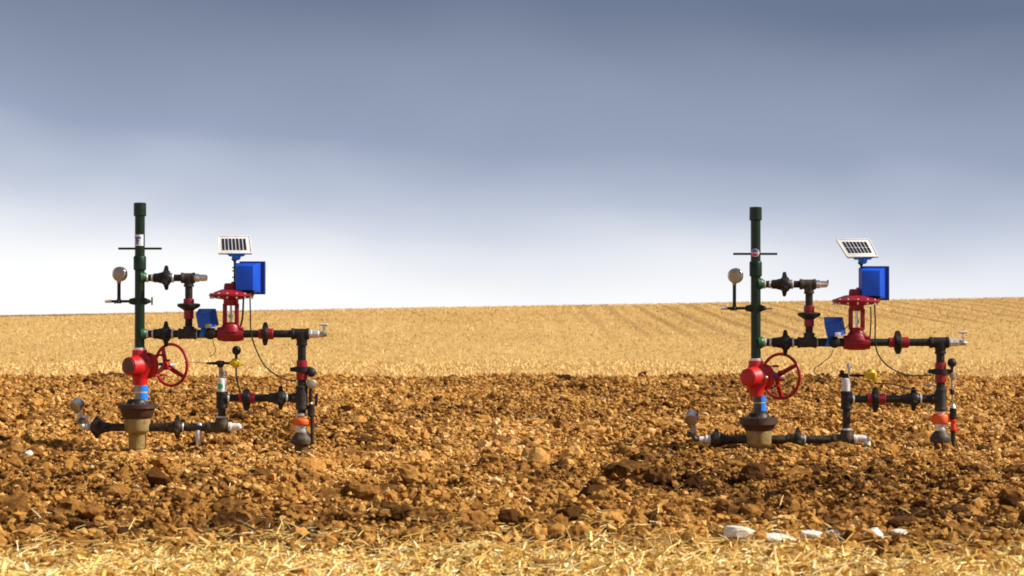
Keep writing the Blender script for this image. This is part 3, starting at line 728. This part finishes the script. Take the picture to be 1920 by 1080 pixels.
    W.obj('frame', 'white', [slab(-0.01, 1.01, 0.96, 1.02, -3.5, 0.8, 0.3), slab(-0.01, 1.01, -0.02, 0.03, -3.5, 0.8, 0.3), slab(-0.02, 0.015, 0.03, 0.96, -3.5, 0.8, 0.3), slab(0.985, 1.02, 0.03, 0.96, -3.5, 0.8, 0.3)], sp_)
    nc = 7; cs = []
    for i in range(nc):
        u0 = 0.11 + 0.79 * i / nc
        for k in range(S['cellrows']):
            va = 0.16 + 0.66 * k / S['cellrows']; vb = 0.16 + 0.66 * (k + 1) / S['cellrows'] - (0.03 if S['cellrows'] > 1 else 0)
            cs.append(slab(u0, u0 + 0.79 / nc * 0.68, va, vb, 0.1, 0.6))
    W.obj('solar_cells', 'cell', cs, sp_)
    (bxl, bxr, bt, bb) = S['brk']
    W.obj('bracket', 'blue_light', [hexa([(bxl, bt, -14), (bxr, bt, -14), (bxr - 6, bt + 6, -11), (bxl + 6, bt + 6, -11), (bxl, bt, 6), (bxr, bt, 6), (bxr - 6, bt + 6, 4), (bxl + 6, bt + 6, 4)], 0.8), rev(((bxl + bxr) / 2, bt + 5, -5), (0, 1, 0), [(0, 9), (bb - bt - 8, 8), (bb - bt - 5, 5)], 20)], sp_)
    W.obj('swivel', 'black', [cyl((mx_ - 5, bb - 4, -6), (mx_ + 2, bb + 3, -6), 3, 12)], sp_)
    # cables of the actuator
    for path, rr, mt in S['cables']:
        W.obj('cable', mt, [tube(path, rr)])
    # --- right part of the middle run
    X = S['rx']
    pipe(W, (A['b1'] - 2, y), (X['c'][0] + 1, y), 7.2)
    vic_h(W, *X['c'], y, 7.2, 14, [(-6, 8), (172, 8), (90, 5)])
    pipe(W, (X['c'][3] - 1, y), (X['t0'] + 2, y), 7.2)
    tee(W, X['t0'], X['t1'], y, 9.8, X['vx'], X['vt'], 9.5)
    W.obj('steel_nipple', 'steel', [rev((X['t1'] - 3, y), (1, 0, 0), [(0, 8), (7, 8.5), (8, 6.8), (14, 7.5), (20, 7.5), (X['n1'] - X['t1'] + 3, 5)], 8)])
    nv = W.obj('needle_valve', 'chrome', [rev((X['n1'] - 2, y + 1), (1, 0, 0), [(0, 4), (6, 5.6), (X['n2'] - X['n1'] - 4, 5), (X['n2'] - X['n1'] + 1, 3)], 8), cyl((X['hx'], y - 2), (X['hx'], y - 11), 2.6, 12)])
    W.obj('valve_handle', 'steel', [cyl((X['hx'] - 8, y - X['hh']), (X['hx'] + 8, y - X['hh']), 2.6, 12), cyl((X['hx'], y - X['hh'] + 2), (X['hx'], y - 9), 1.8, 10)], nv)
    # --- right downcomer
    V = S['vx']; vx = X['vx']
    pipe(W, (vx, X['vt'] - 2), (vx, V['c'][0] + 1), 8)
    vic_v(W, vx, *V['c'], 8, V['arm'])
    pipe(W, (vx, V['c'][3] - 1), (vx, V['x0'] + 2), 8)
    tee_v(W, vx, V['x0'], V['x1'], 11, vx - 18, S['ly'], 9, 'casting')
    pipe(W, (vx, V['x1'] - 2), (vx, V['r1'] + 2), 8)
    ring(W, (vx, V['r1']), (vx, V['r1'] + 5), 9.5)
    W.obj('orange_clamp', 'orange', [rev((vx, V['o0']), (0, 1, 0), [(0, 10), (1, 13.5), (3, 15), (V['o1'] - V['o0'] - 3, 15), (V['o1'] - V['o0'] - 1, 13.5), (V['o1'] - V['o0'], 10)], 28), box(vx - 18, vx - 11, V['o0'] + 3, V['o1'] - 3, -4, 4, 1), box(vx + 11, vx + V['oarm'], V['o0'] + 1, V['o1'] - 4, -4, 4, 1)])
    W.obj('steel_collar', 'steel', [rev((vx, V['o1'] - 1), (0, 1, 0), [(0, 10), (4, 10.5), (5, 9), (8, 9), (9, 10.2), (V['b0'] - V['o1'] + 2, 10.2)], 24)])
    W.obj('foot_valve', 'casting', [rev((vx, V['b0'] - 1), (0, 1, 0), [(0, 11), (2, 12), (6, 15), (10, 18.5), (16, 19.5), (22, 18.5), (24, 13), (V['b1'] - V['b0'] + 24, 12)], 28), box(vx - 20, vx - 8, V['b0'] + 12, V['b0'] + 20, -6, 6, 1.5), box(vx + 8, vx + 20, V['b0'] + 12, V['b0'] + 20, -6, 6, 1.5)])
    for nm, mt, sh in S['sidekit']: W.obj(nm, mt, sh)
    # --- lower middle run
    y = S['ly']; X = S['lx']
    pipe(W, (X['r0'] + 3, y), (X['c'][0] + 1, y), 7.2)
    ring(W, (X['r0'], y), (X['r0'] + 4, y), 9)
    vic_h(W, *X['c'], y, 7.2, 13, X['ups'])
    pipe(W, (X['c'][3] - 1, y), (X['u0'] + 2, y), 7.2)
    hammer_union(W, X['u0'], X['u1'], y, 7.5, 13.6, (-8, 115, 185), lugh=9)
    ring(W, (X['u1'] - 1, y), (X['u1'] + 2.5, y), 10)
    pipe(W, (X['u1'] + 1, y), (vx - 16, y), 7.5)
    # --- short riser with its fittings
    K = S['k']; kx = K['x']
    tee_v(W, kx, K['t0'], K['t1'], 10.3, X['r0'] + 1, y, 9)
    wc = W.obj('white_cylinder', 'white', [rev((kx, K['w0']), (0, 1, 0), [(0, 6), (1, 8), (5, 8.6), (K['t0'] - K['w0'] + 1, 8.6)], 24)])
    if K['print']: W.obj('sticker_print', 'label_green', [plate_on_pipe(kx, K['w0'] + 10, K['t0'] - 5, 8.6, -45, 12, 0.25, 8), plate_on_pipe(kx, K['w0'] + 12, K['t0'] - 7, 8.6, 12, 24, 0.25, 3)], wc)
    for nm, mt, sh in K['top']: W.obj(nm, mt, sh)
    pipe(W, (kx, K['t1'] - 2), (kx, K['e0'] - 1), 7.3)
    ring(W, (kx, K['e0'] - 3), (kx, K['e0'] + 1), 9.2)
    by = S['by']
    W.obj('tee_fitting', 'casting', [rev((kx, K['e0']), (0, 1, 0), [(0, 10), (1, 11.5), (6, 11.5), (9, 12.5), (by - K['e0'], 12.5), (by - K['e0'] + 5, 11), (by - K['e0'] + 9, 7), (by - K['e0'] + 10, 0)], 24),
                                     rev((kx, by), (-1, 0, 0), [(0, 10), (12, 10), (20, 9), (21, 10), (26, 10), (27, 8.5)], 24), rev((kx, by), (1, 0, 0), [(0, 10), (13, 10), (14, 8)], 24)])
    W.obj('white_elbow', 'white', [elbow(K['wel'], 6.8), rev((kx + 11, by - 1), (1, 0, 0), [(0, 8), (0.6, 8.8), (7, 8.8), (7.6, 7)], 20)])
    for nm, mt, sh in S.get('drain', []): W.obj(nm, mt, sh)
    # --- bottom run
    Z = S['bx']
    pipe(W, (S['cas'][0] + 14, by), (Z['u0'] + 2, by), 8)
    hammer_union(W, Z['u0'], Z['u1'], by, 8, 13.6, (-14, 110, 195), lugh=9)
    ring(W, (Z['u1'] - 1, by), (Z['u1'] + 2.5, by), 9)
    pipe(W, (Z['u1'] + 1, by), (kx - 24, by), 7.6)
    pipe(W, (Z['v1'] - 2, by), (S['cas'][0] - 14, by), 7.6)
    hammer_union(W, Z['v0'], Z['v1'], by, 8, 16, (-8, 110, 190), True, lugh=5)
    for nm, mt, sh in Z['kit']: W.obj(nm, mt, sh)
    gauge(W, Z['g'][:3], Z['g'][3], Z['gn'], [], 13)
    return W

ax40 = (math.sin(R(40)), 0.0, math.cos(R(40)))
ax30 = (math.sin(R(32)), 0.0, math.cos(R(32)))
LEFT = dict(frame=(*WELLS[0][:2], WELLS[0][2]), label='wellhead with a rectangular white sticker on its green riser and its khaki casing exposed',
    x=262, top=380, rr=9.3, coupling=(481, 506), bar=(221, 303), bary=466, sticker=('square', 440, 461),
    outlets=[(275, 520, 8, 1), (275, 626, 9, 1)],
    cas=(258, 810, 842), fl=(757, 765, 784), flw=36.5, flrim=8,
    sp=(722, 752), spx=265, spr=12.5, spool_mat='dull_steel', tape=[(723, 733), (737, 748)], band=[(734, 736.5)],
    gv=(264, 686), gvax=ax30, neck=(656, 722), plate_mat='rusty', cap=(37, -3, 6), hub=86, rim=39.5, spokes=(-32, 125, 245),
    gauge=dict(c=(225, 514, 14), row=565, sx=223, x0=197, rod=286, tbar=True, n=(-0.25, 0.05, -1)),
    uy=521, ux=dict(ring=275, u0=288, u1=323, t0=339, t1=366, bx=354, ne=388), dy0=538, hook=False,
    drop=(560, 569, 581, 598, 612),
    my=626, mx=dict(ring=275, u0=288, u1=323, t0=334, t1=369, a0=408),
    tx=dict(bev=2.2, box=(369, 403, 579, 615, 3), br=(384, 379), tag=(393, 611), tagw=False, kn=396),
    act=dict(cx=433, b0=408, b1=457, yk0=573, yk1=606, dy=553, dr=42, dx=434, tc=434),
    box=dict(mast=441, m0=482, m1=551, clips=(502, 508, 520), r=(441, 497, 490, 552)),
    panel=[(407, 442), (466, 442), (473, 475), (412, 475)], cellrows=1, brk=(425, 462, 475, 488),
    cables=[([(459, 560, -20), (458, 580, -18), (456, 597, -12), (452, 612, -8)], 1.8, 'black_rubber'),
            ([(470, 558, -10), (471, 590, -12), (472, 620, -12), (479, 648, -12), (498, 685, -14), (524, 705, -14), (545, 713, -10), (556, 713, -6)], 1.35, 'black_rubber'),
            ([(400, 634, -8), (402, 645, -9), (406, 655, -9), (402, 664, -9), (394, 668, -6)], 0.7, 'amber')],
    rx=dict(c=(485, 492, 503, 513), t0=546, t1=580, vx=566, vt=648, n1=599, n2=614, hx=607, hh=17),
    vx=dict(c=(676, 687, 698, 712), arm=22, x0=723, x1=768, r1=775, o0=784, o1=798, oarm=25, b0=811, b1=840),
    sidekit=[('round_cap', 'black_rubber', [ball((584, 698, -4), 9, 1, 1, 0.8)]),
             ('small_gauge', 'dull_steel', [rev((585, 720, -4), (0.2, 0, -1), [(-5, 6), (-4, 9), (4, 9), (5, 7.5), (5.5, 0)], 24), cyl((574, 722), (582, 721, -3), 3, 12)]),
             ('impulse_tube', 'black_rubber', [cyl((583, 728, -3), (583, 760, -3), 3.4, 12)]),
             ('valve_lever', 'black_rubber', [hexa([(592, 738, -5), (597, 738, -5), (595, 762, -5), (590, 760, -5), (592, 738, 1), (597, 738, 1), (595, 762, 1), (590, 760, 1)], 1)]),
             ('filter_body', 'black', [rev((584, 757, -3), (0, 1, 0), [(0, 3), (2, 6.5), (22, 6.5), (25, 4)], 20)]),
             ('filter_cap', 'dull_steel', [rev((583, 757, -3), (0, -1, 0), [(0, 5), (3, 4), (4, 2)], 16)]),
             ('impulse_tube', 'black_rubber', [cyl((586, 780, -3), (587, 832, -3), 3.6, 12)])],
    ly=746, lx=dict(r0=427, c=(448, 455, 470, 478), ups=[(-4, 4), (178, 11), (90, 4)], u0=504, u1=538),
    k=dict(x=416, t0=734, t1=766, w0=709, print=True, e0=783, wel=[(428, 800, 0), (440, 800, 0), (448, 800, 0), (451, 804, 0)],
        top=[('steel_nipple', 'dull_steel', [cyl((414, 688), (415, 712), 3.8, 14)]),
             ('bleed_valve', 'chrome', [cyl((415, 706), (424, 703, -2), 2.4, 12), rev((423, 696, -2), (0, 1, 0), [(0, 2), (1, 4), (7, 4), (9, 2)], 8)]),
             ('needle_valve', 'black', [rev((413.5, 691), (0, -1, 0), [(0, 2.5), (5, 6), (8, 8), (14, 8), (15, 5)], 8), cyl((387, 681, -2), (410, 681, -2), 2, 12, r2=3.2), cyl((418, 681), (432, 681), 2.4, 12)]),
             ('pressure_regulator', 'yellow', [rev((442, 690), (0, -1, 0), [(0, 4), (3, 7), (5, 9.5), (9, 10.5), (12, 10.5), (13, 8), (17, 6.5), (18, 4)], 24), box(431, 438, 677, 685, -5, 5, 1), box(446, 453, 676, 684, -5, 5, 1)]),
             ('round_knob', 'black_rubber', [ball((443.5, 657), 8.6), cyl((443, 664), (443, 674), 2.6, 12)]),
             ('impulse_tube', 'black_rubber', [tube([(443, 690, 0), (444, 705, -4), (448, 722, -8), (452, 736, -8)], 1.7)]),
             ('signal_wire', 'amber', [tube([(345, 680, -4), (362, 679, -5), (376, 680, -4), (390, 681, -3)], 0.6)])]),
    by=801,
    drain=[('drain_valve', 'white', [rev((373, 806, -2), (0, 1, 0), [(0, 5), (4, 6.5), (12, 6), (20, 4.5), (28, 4), (29, 0)], 16)]),
           ('drain_valve', 'steel', [rev((375, 797, -2), (0, -1, 0), [(0, 6), (4, 5), (7, 2), (7.5, 0)], 12)])],
    bx=dict(u0=312, u1=343, v0=171, v1=206, g=(144, 761, -4, 12.5), gn=(-0.45, 0.50, -0.72),
        kit=[('gauge_stem', 'steel', [cyl((150, 768), (152, 783), 4, 14), rev((148, 776), (0.3, 1, 0), [(0, 5), (6, 5.5), (10, 4)], 8)]),
             ('block_valve', 'dark_steel', [rev((154, 783), (0, 1, 0), [(0, 5), (3, 7), (10, 7), (12, 5)], 8)]),
             ('bleed_valve', 'steel', [cyl((158, 784), (165, 780), 3, 12), cyl((164, 779), (168, 792), 2.2, 12)]),
             ('steel_elbow', 'steel', [elbow([(153, 790, 0), (154, 797, 0), (160, 801, 0), (174, 801, 0)], 5.2), rev((162, 801), (1, 0, 0), [(0, 6), (1, 7.2), (6, 7.2), (7, 6)], 8)])]))

RIGHT = dict(frame=(*WELLS[1][:2], WELLS[1][2]), label='wellhead with a small round sticker on its green riser and its casing buried in soil',
    x=1417, top=388, rr=9.3, coupling=(491, 518), bar=(1375, 1458), bary=476, sticker=('round', 474),
    outlets=[(1432, 532, 8.5, 1), (1432, 642, 9.5, 1)],
    cas=(1422, 835, 872), fl=(782, 790, 807), flw=36, flrim=13,
    sp=(742, 774), spx=1424, spr=11.5, spool_mat='dark_steel', tape=[(743, 753), (757, 770)], band=[(754, 756)],
    gv=(1420, 707), gvax=ax40, neck=(676, 743), plate_mat='red', cap=(32, -2, -6), plug=(14, 0, -21), hub=80, rim=42, spokes=(58, 178, 298),
    gauge=dict(c=(1379, 517, 14.5), row=578, sx=1377, x0=1351, rod=1448, tbar=False, n=(-0.2, 0.05, -1)),
    uy=533, ux=dict(ring=1432, u0=1447, u1=1484, t0=1499, t1=1530, bx=1517, ne=1551), dy0=551, hook=True,
    drop=(573, 586, 598, 612, 624),
    my=642, mx=dict(ring=1432, u0=1448, u1=1485, t0=1495, t1=1531, a0=1581),
    tx=dict(bev=1.0, box=(1542, 1579, 595, 630, 3), br=(1558, 1550), tag=(1567, 627), tagw=True, kn=1563),
    act=dict(cx=1606, b0=1581, b1=1631, yk0=583, yk1=616, dy=564, dr=45, dx=1605, tc=1606),
    box=dict(mast=1614, m0=490, m1=562, clips=(508,), r=(1609, 1667, 499, 563)),
    panel=[(1571, 448), (1632, 448), (1644, 481), (1588, 482)], cellrows=2, brk=(1597, 1637, 481, 495),
    cables=[([(1629, 575, -20), (1630, 600, -18), (1629, 632, -12)], 1.3, 'black_rubber'),
            ([(1638, 570, -10), (1639, 600, -12), (1639, 640, -12), (1645, 665, -12), (1665, 688, -14), (1695, 702, -14), (1725, 704, -10), (1745, 703, -6)], 1.4, 'black_rubber'),
            ([(1561, 655, -8), (1555, 668, -9), (1538, 682, -9), (1525, 692, -9), (1530, 702, -8), (1545, 711, -7), (1560, 711, -5), (1578, 706, -3)], 0.75, 'black_rubber'),
            ([(1578, 620, -10), (1588, 612, -8), (1592, 606, -6)], 1.0, 'black_rubber')],
    rx=dict(c=(1666, 1676, 1690, 1703), t0=1742, t1=1779, vx=1763, vt=664, n1=1797, n2=1813, hx=1805, hh=19),
    vx=dict(c=(680, 691, 702, 717), arm=23, x0=728, x1=770, r1=771, o0=776, o1=795, oarm=19, b0=808, b1=838),
    sidekit=[('round_cap', 'black_rubber', [ball((1784, 680, -3), 8.6), cyl((1784, 686, -3), (1784, 696, -3), 2.6, 12)]),
             ('small_valve', 'dull_steel', [rev((1786, 703, -3), (0, 1, 0), [(-4, 3), (-2, 6), (5, 6), (7, 3)], 8), cyl((1785, 703, -3), (1794, 700, -3), 2.6, 12)]),
             ('impulse_tube', 'dull_steel', [cyl((1784, 708, -3), (1785, 762, -3), 1.9, 12)]),
             ('tube_fitting', 'black', [rev((1784, 729, -3), (0, 1, 0), [(0, 2.5), (2, 4.5), (9, 4.5), (11, 2.5)], 6)]),
             ('filter_cap', 'steel', [rev((1786, 766, -3), (0, -1, 0), [(-1, 6), (3, 5), (8, 2.5)], 16)]),
             ('filter_body', 'black', [rev((1786, 764, -3), (0, 1, 0), [(0, 4), (1.5, 6.5), (20, 6.5), (22, 4)], 20)]),
             ('red_valve', 'scarlet', [rev((1786, 786, -3), (0, 1, 0), [(0, 4), (2, 6.5), (6, 5), (10, 4.5), (16, 6), (20, 6), (21, 4)], 16), box(1781, 1796, 804, 808, -6, 0, 1)]),
             ('impulse_tube', 'black_rubber', [cyl((1786, 806, -3), (1787, 850, -3), 4.4, 12)])],
    ly=748, lx=dict(r0=1597, c=(1625, 1634, 1647, 1659), ups=[(-6, 9), (174, 12), (90, 4)], u0=1690, u1=1724),
    k=dict(x=1586.5, t0=733, t1=768, w0=709, print=False, e0=806, wel=[(1600, 823, 0), (1612, 822, 0), (1621, 823, 0), (1625, 830, 0), (1625, 834, 0)],
        top=[('needle_valve', 'black', [rev((1585, 710), (0, -1, 0), [(0, 3), (2, 5.5), (9, 5.5), (10, 3)], 8), cyl((1572, 704, -2), (1588, 705, -2), 3, 12), ball((1578, 698, -2), 4.5)]),
             ('bleed_valve', 'steel', [cyl((1591, 703, -3), (1591, 688, -3), 2.4, 12), rev((1591, 690, -3), (0, -1, 0), [(0, 2.4), (1, 4.5), (6, 4.5), (8, 3)], 10)]),
             ('air_tube', 'black', [cyl((1592, 704), (1625, 704), 2, 12), rev((1603, 704), (1, 0, 0), [(0, 3.4), (7, 3.4)], 6)]),
             ('pressure_regulator', 'yellow', [rev((1633, 711), (0, -1, 0), [(0, 6), (3, 9), (7, 11), (12, 11), (13, 8), (18, 6), (19, 3)], 24), box(1620, 1627, 701, 708, -5, 5, 1), hexa([(1637, 706, -5), (1643, 706, -5), (1645, 719, -5), (1637, 717, -5), (1637, 706, 3), (1643, 706, 3), (1645, 719, 3), (1637, 717, 3)], 1)]),
             ('impulse_tube', 'black_rubber', [tube([(1640, 719, 0), (1658, 719, -6), (1680, 722, -9), (1702, 728, -8), (1720, 733, -6)], 1.2)]),
             ('impulse_tube', 'steel', [tube([(1733, 721, -5), (1745, 721, -6), (1752, 728, -6), (1750, 735, -5)], 1.5)])]),
    by=824,
    bx=dict(u0=1474, u1=1507, v0=1331, v1=1366, g=(1296, 785, -4, 13), gn=(-0.30, 0.52, -0.75),
        kit=[('gauge_stem', 'dull_steel', [cyl((1299, 792), (1300, 806), 3.2, 14), rev((1300, 804), (0, 1, 0), [(0, 4), (3, 5.5), (8, 5.5), (10, 4)], 8)]),
             ('bleed_valve', 'dark_steel', [cyl((1300, 812), (1291, 815), 3, 12), rev((1291, 808), (0, 1, 0), [(0, 2), (2, 3.5), (9, 3.5), (11, 2)], 8)]),
             ('steel_elbow', 'dark_steel', [elbow([(1300, 812, 0), (1301, 820, 0), (1306, 824, 0), (1314, 824, 0)], 4.6)]),
             ('steel_nipple', 'white', [rev((1310, 824), (1, 0, 0), [(0, 5), (1, 6.2), (12, 6.2), (13, 8.6), (22, 8.6), (23, 7)], 16)])]))
build_well(LEFT)
build_well(RIGHT)

# ------------------------------------------------------------------ single clods and stones worth naming
def ground_at(px, py):
    """point on the soil plane seen at a photo pixel"""
    d = FPX * EYE / (py - PY0)
    for _ in range(3):
        xw = (px - 960) / FPX * d
        z = float(height(np.array([xw]), np.array([d]))[0]); d = FPX * (EYE - z) / (py - PY0)
    return (px - 960) / FPX * d, d

def lump(name, label, cat, group, px, pyb, w, hgt, mat, seed, depth=1.0, chunky=10, sub=5, rough=0.085):
    """an angular lump standing at the pixel of its foot; w and hgt in photo pixels"""
    xw, d = ground_at(px, pyb); s = d / FPX
    r_ = np.random.default_rng(seed); v, f = ico(sub)
    nk = r_.normal(size=(chunky, 3)); nk /= np.linalg.norm(nk, axis=1)[:, None]; hk = r_.uniform(0.6, 0.95, chunky)
    rad = 1 / np.maximum(np.max((v @ nk.T) / hk, axis=1), 0.85)
    q = v * rad[:, None]
    nz = sum(a * (vnoise(q[:, 0] * k + 7 * seed, q[:, 1] * k * 0.8 + q[:, 2] * k * 0.9, seed) - 0.5) for k, a in ((2.5, 0.30), (6, 0.20), (13, 0.14)))
    q = q * (1 + rough * 4 * nz)[:, None]
    mn, mx = q.min(0), q.max(0); q = (q - (mn + mx) / 2) / ((mx - mn) / 2)
    w, hgt = (w * 1.12, hgt * 1.05) if mat == 'stone' else (w * 0.86, hgt * 0.9)
    q = q * np.array([w / 2 * s, w / 2 * s * depth, hgt / 2 * s * 1.15])
    o = mesh_np(name, q, f, mat, np.full(len(q), 0.1), None, False)
    z = float(height(np.array([xw]), np.array([d]))[0])
    o.location = (xw, d + w / 2 * s * depth * 0.5, z + hgt / 2 * s * (0.86 if mat != 'stone' else 0.95) + 0.004)
    o['label'] = label; o['category'] = cat
    if group: o['group'] = group
    return o

CL = 'large dark clods of soil'
for i, (px, pyb, w, hgt, lab) in enumerate([
    (295, 914, 50, 44, 'lone dark clod standing upright below the left wellhead casing'),
    (462, 956, 76, 40, 'wide dark clod below and between the left wellhead casing and its right downcomer'),
    (1110, 966, 58, 38, 'tall dark clod in mid field, larger of the touching pair right of the centre'),
    (1066, 978, 56, 32, 'low dark clod leaning against the left side of a taller dark clod'),
    (957, 996, 56, 36, 'dark clod at the very edge of the straw in the middle of the field'),
    (1692, 997, 74, 32, 'broad dark clod just behind the white stones'),
    (1893, 965, 46, 44, 'dark clod by the right edge, above the straw strip'),
    (1412, 905, 62, 44, 'sloping dark clod in the soil below the buried casing of the right wellhead'),
    (186, 722, 26, 16, 'rounded dark clod on the far plough edge, left of a red gate valve'),
    (76, 745, 30, 20, 'dark clod pair lump beside the stubble edge at far left'),
    (150, 1006, 58, 34, 'dark clod half sunk at the straw edge in the lower left corner'),
    (664, 826, 26, 18, 'small dark clod right of the left wellhead foot valve'),
    (684, 846, 34, 20, 'small squat dark clod a step nearer than the one beside the foot valve'),
    (370, 840, 46, 18, 'dark lump standing in for the dark hollow under the white drain valve'),  # lump added to stand for a dark hollow, not a clod
    (535, 850, 24, 18, 'small dark clod left of the foot of the left downcomer'),
    (755, 985, 56, 28, 'low dark clod left of the middle clods, near the straw'),
    (75, 896, 44, 26, 'dark clod at the left edge level with the lone upright one'),
]):
    lump('soil_clod', lab, 'clod', CL, px, pyb, w, hgt, 'dark_brown', 100 + i, 0.9)

ST = 'white stones along the straw edge'
for i, (px, pyb, w, hgt, dep, ch, lab) in enumerate([
    (1397, 1016, 74, 27, 0.7, 16, 'lumpy rounded white stone, leftmost of the row by the straw'),
    (1455, 1004, 72, 21, 0.5, 7, 'flat white slab of stone with a straight top edge'),
    (1523, 998, 42, 18, 0.7, 8, 'wedge shaped white stone just right of the flat slab'),
    (1566, 1004, 34, 14, 0.8, 12, 'crumbling cream stone between the wedge and a thin sliver'),
    (1598, 1001, 25, 6, 0.8, 8, 'thin white sliver of stone in the middle of the row'),
    (1638, 1003, 42, 20, 0.6, 6, 'jagged white stone with a pointed top beside a pyramid shaped one'),
    (1683, 1007, 30, 19, 0.8, 6, 'small pyramid shaped white stone in front of the broad dark clod'),
    (1719, 1002, 20, 5, 0.8, 8, 'thin white chip of stone at the right end of the row'),
    (1648, 1076, 30, 19, 0.8, 14, 'pale pinkish stone lying alone in the straw'),
    (52, 843, 20, 13, 0.8, 9, 'small white stone alone in the soil at the far left'),
    (297, 847, 16, 7, 0.8, 9, 'little white stone beside the casing of the left wellhead'),
]):
    lump('white_stone', lab, 'stone', ST if i < 8 else None, px, pyb, w, hgt, 'stone', 300 + i, dep, ch, 5, 0.045)

# ------------------------------------------------------------------ sky, sun, camera
SUN = Vector((0.76, -0.10, 0.60)).normalized()
sun = bpy.data.lights.new('sun', 'SUN'); sun.energy = 5.0; sun.angle = R(2); sun.color = (1.0, 0.93, 0.82)
so = bpy.data.objects.new('sun', sun); COL.objects.link(so)
so.rotation_euler = (-SUN).to_track_quat('-Z', 'Y').to_euler()
w = bpy.data.worlds.new('World'); scene.world = w; w.use_nodes = True
nt = w.node_tree; nt.nodes.clear()
out = nt.nodes.new('ShaderNodeOutputWorld')
sky = nt.nodes.new('ShaderNodeTexSky'); sky.sky_type = 'NISHITA'; sky.sun_disc = False
sky.sun_elevation = math.asin(SUN.z); sky.sun_rotation = math.atan2(SUN.x, SUN.y)
bg1 = nt.nodes.new('ShaderNodeBackground'); bg1.inputs[1].default_value = 0.07; nt.links.new(sky.outputs[0], bg1.inputs[0])
tc = nt.nodes.new('ShaderNodeTexCoord'); sep = nt.nodes.new('ShaderNodeSeparateXYZ'); nt.links.new(tc.outputs['Generated'], sep.inputs[0])
def mth(op, a, b=None, c=None):
    n = nt.nodes.new('ShaderNodeMath'); n.operation = op
    for s, v in zip(n.inputs, (a, b, c)):
        if v is None: continue
        if hasattr(v, 'node'): nt.links.new(v, s)
        else: s.default_value = v
    return n.outputs[0]
mp = nt.nodes.new('ShaderNodeMapping'); mp.inputs['Scale'].default_value = (1.0, 1.0, 2.4); mp.inputs['Rotation'].default_value = (0, R(24), 0)
nt.links.new(tc.outputs['Generated'], mp.inputs['Vector'])
nA = noise(nt, 4.5, 2, 0.4, mp.outputs[0], 0.3); nB = noise(nt, 11, 4, 0.5, mp.outputs[0], 0.2)
# cloud deck: white at the horizon, slate above, hanging lower towards the right
e = mth('MULTIPLY_ADD', mth('SUBTRACT', nA, 0.5), 0.075, sep.outputs[2])
e = mth('MULTIPLY_ADD', mth('SUBTRACT', nB, 0.5), 0.014, e)
e = mth('MULTIPLY_ADD', sep.outputs[0], 0.055, e)
cloud = ramp(nt, e, [(0.0, (1.06, 1.06, 1.07)), (0.013, (0.99, 1.0, 1.02)), (0.034, (0.78, 0.815, 0.90)), (0.056, (0.52, 0.575, 0.715)), (0.082, (0.325, 0.38, 0.525)), (0.120, (0.235, 0.28, 0.39)), (0.158, (0.142, 0.180, 0.278)), (0.30, (0.10, 0.13, 0.19)), (0.7, (0.24, 0.26, 0.30)), (1.0, (0.42, 0.43, 0.45))], 'LINEAR')
bg2 = nt.nodes.new('ShaderNodeBackground'); bg2.inputs[1].default_value = 0.785; nt.links.new(cloud, bg2.inputs[0])
mx = nt.nodes.new('ShaderNodeMixShader'); mx.inputs[0].default_value = 0.94
nt.links.new(bg1.outputs[0], mx.inputs[1]); nt.links.new(bg2.outputs[0], mx.inputs[2]); nt.links.new(mx.outputs[0], out.inputs[0])

cam = bpy.data.cameras.new('camera'); co = bpy.data.objects.new('camera', cam); COL.objects.link(co)
cam.sensor_width = 36; cam.lens = 36 * FPX / 1920; cam.clip_end = 5000; cam.clip_start = 0.1
co.location = (0, 0, EYE); co.rotation_euler = (R(90) + math.atan((PY0 - 540) / FPX), 0, 0)
cam.dof.use_dof = True; cam.dof.focus_distance = 19.6; cam.dof.aperture_fstop = 4.5
scene.camera = co
scene.view_settings.view_transform = 'Standard'; scene.view_settings.look = 'None'
scene.view_settings.exposure = 0.35; scene.view_settings.gamma = 1.0
scene.cycles.max_bounces = 6; scene.cycles.filter_width = 1.8
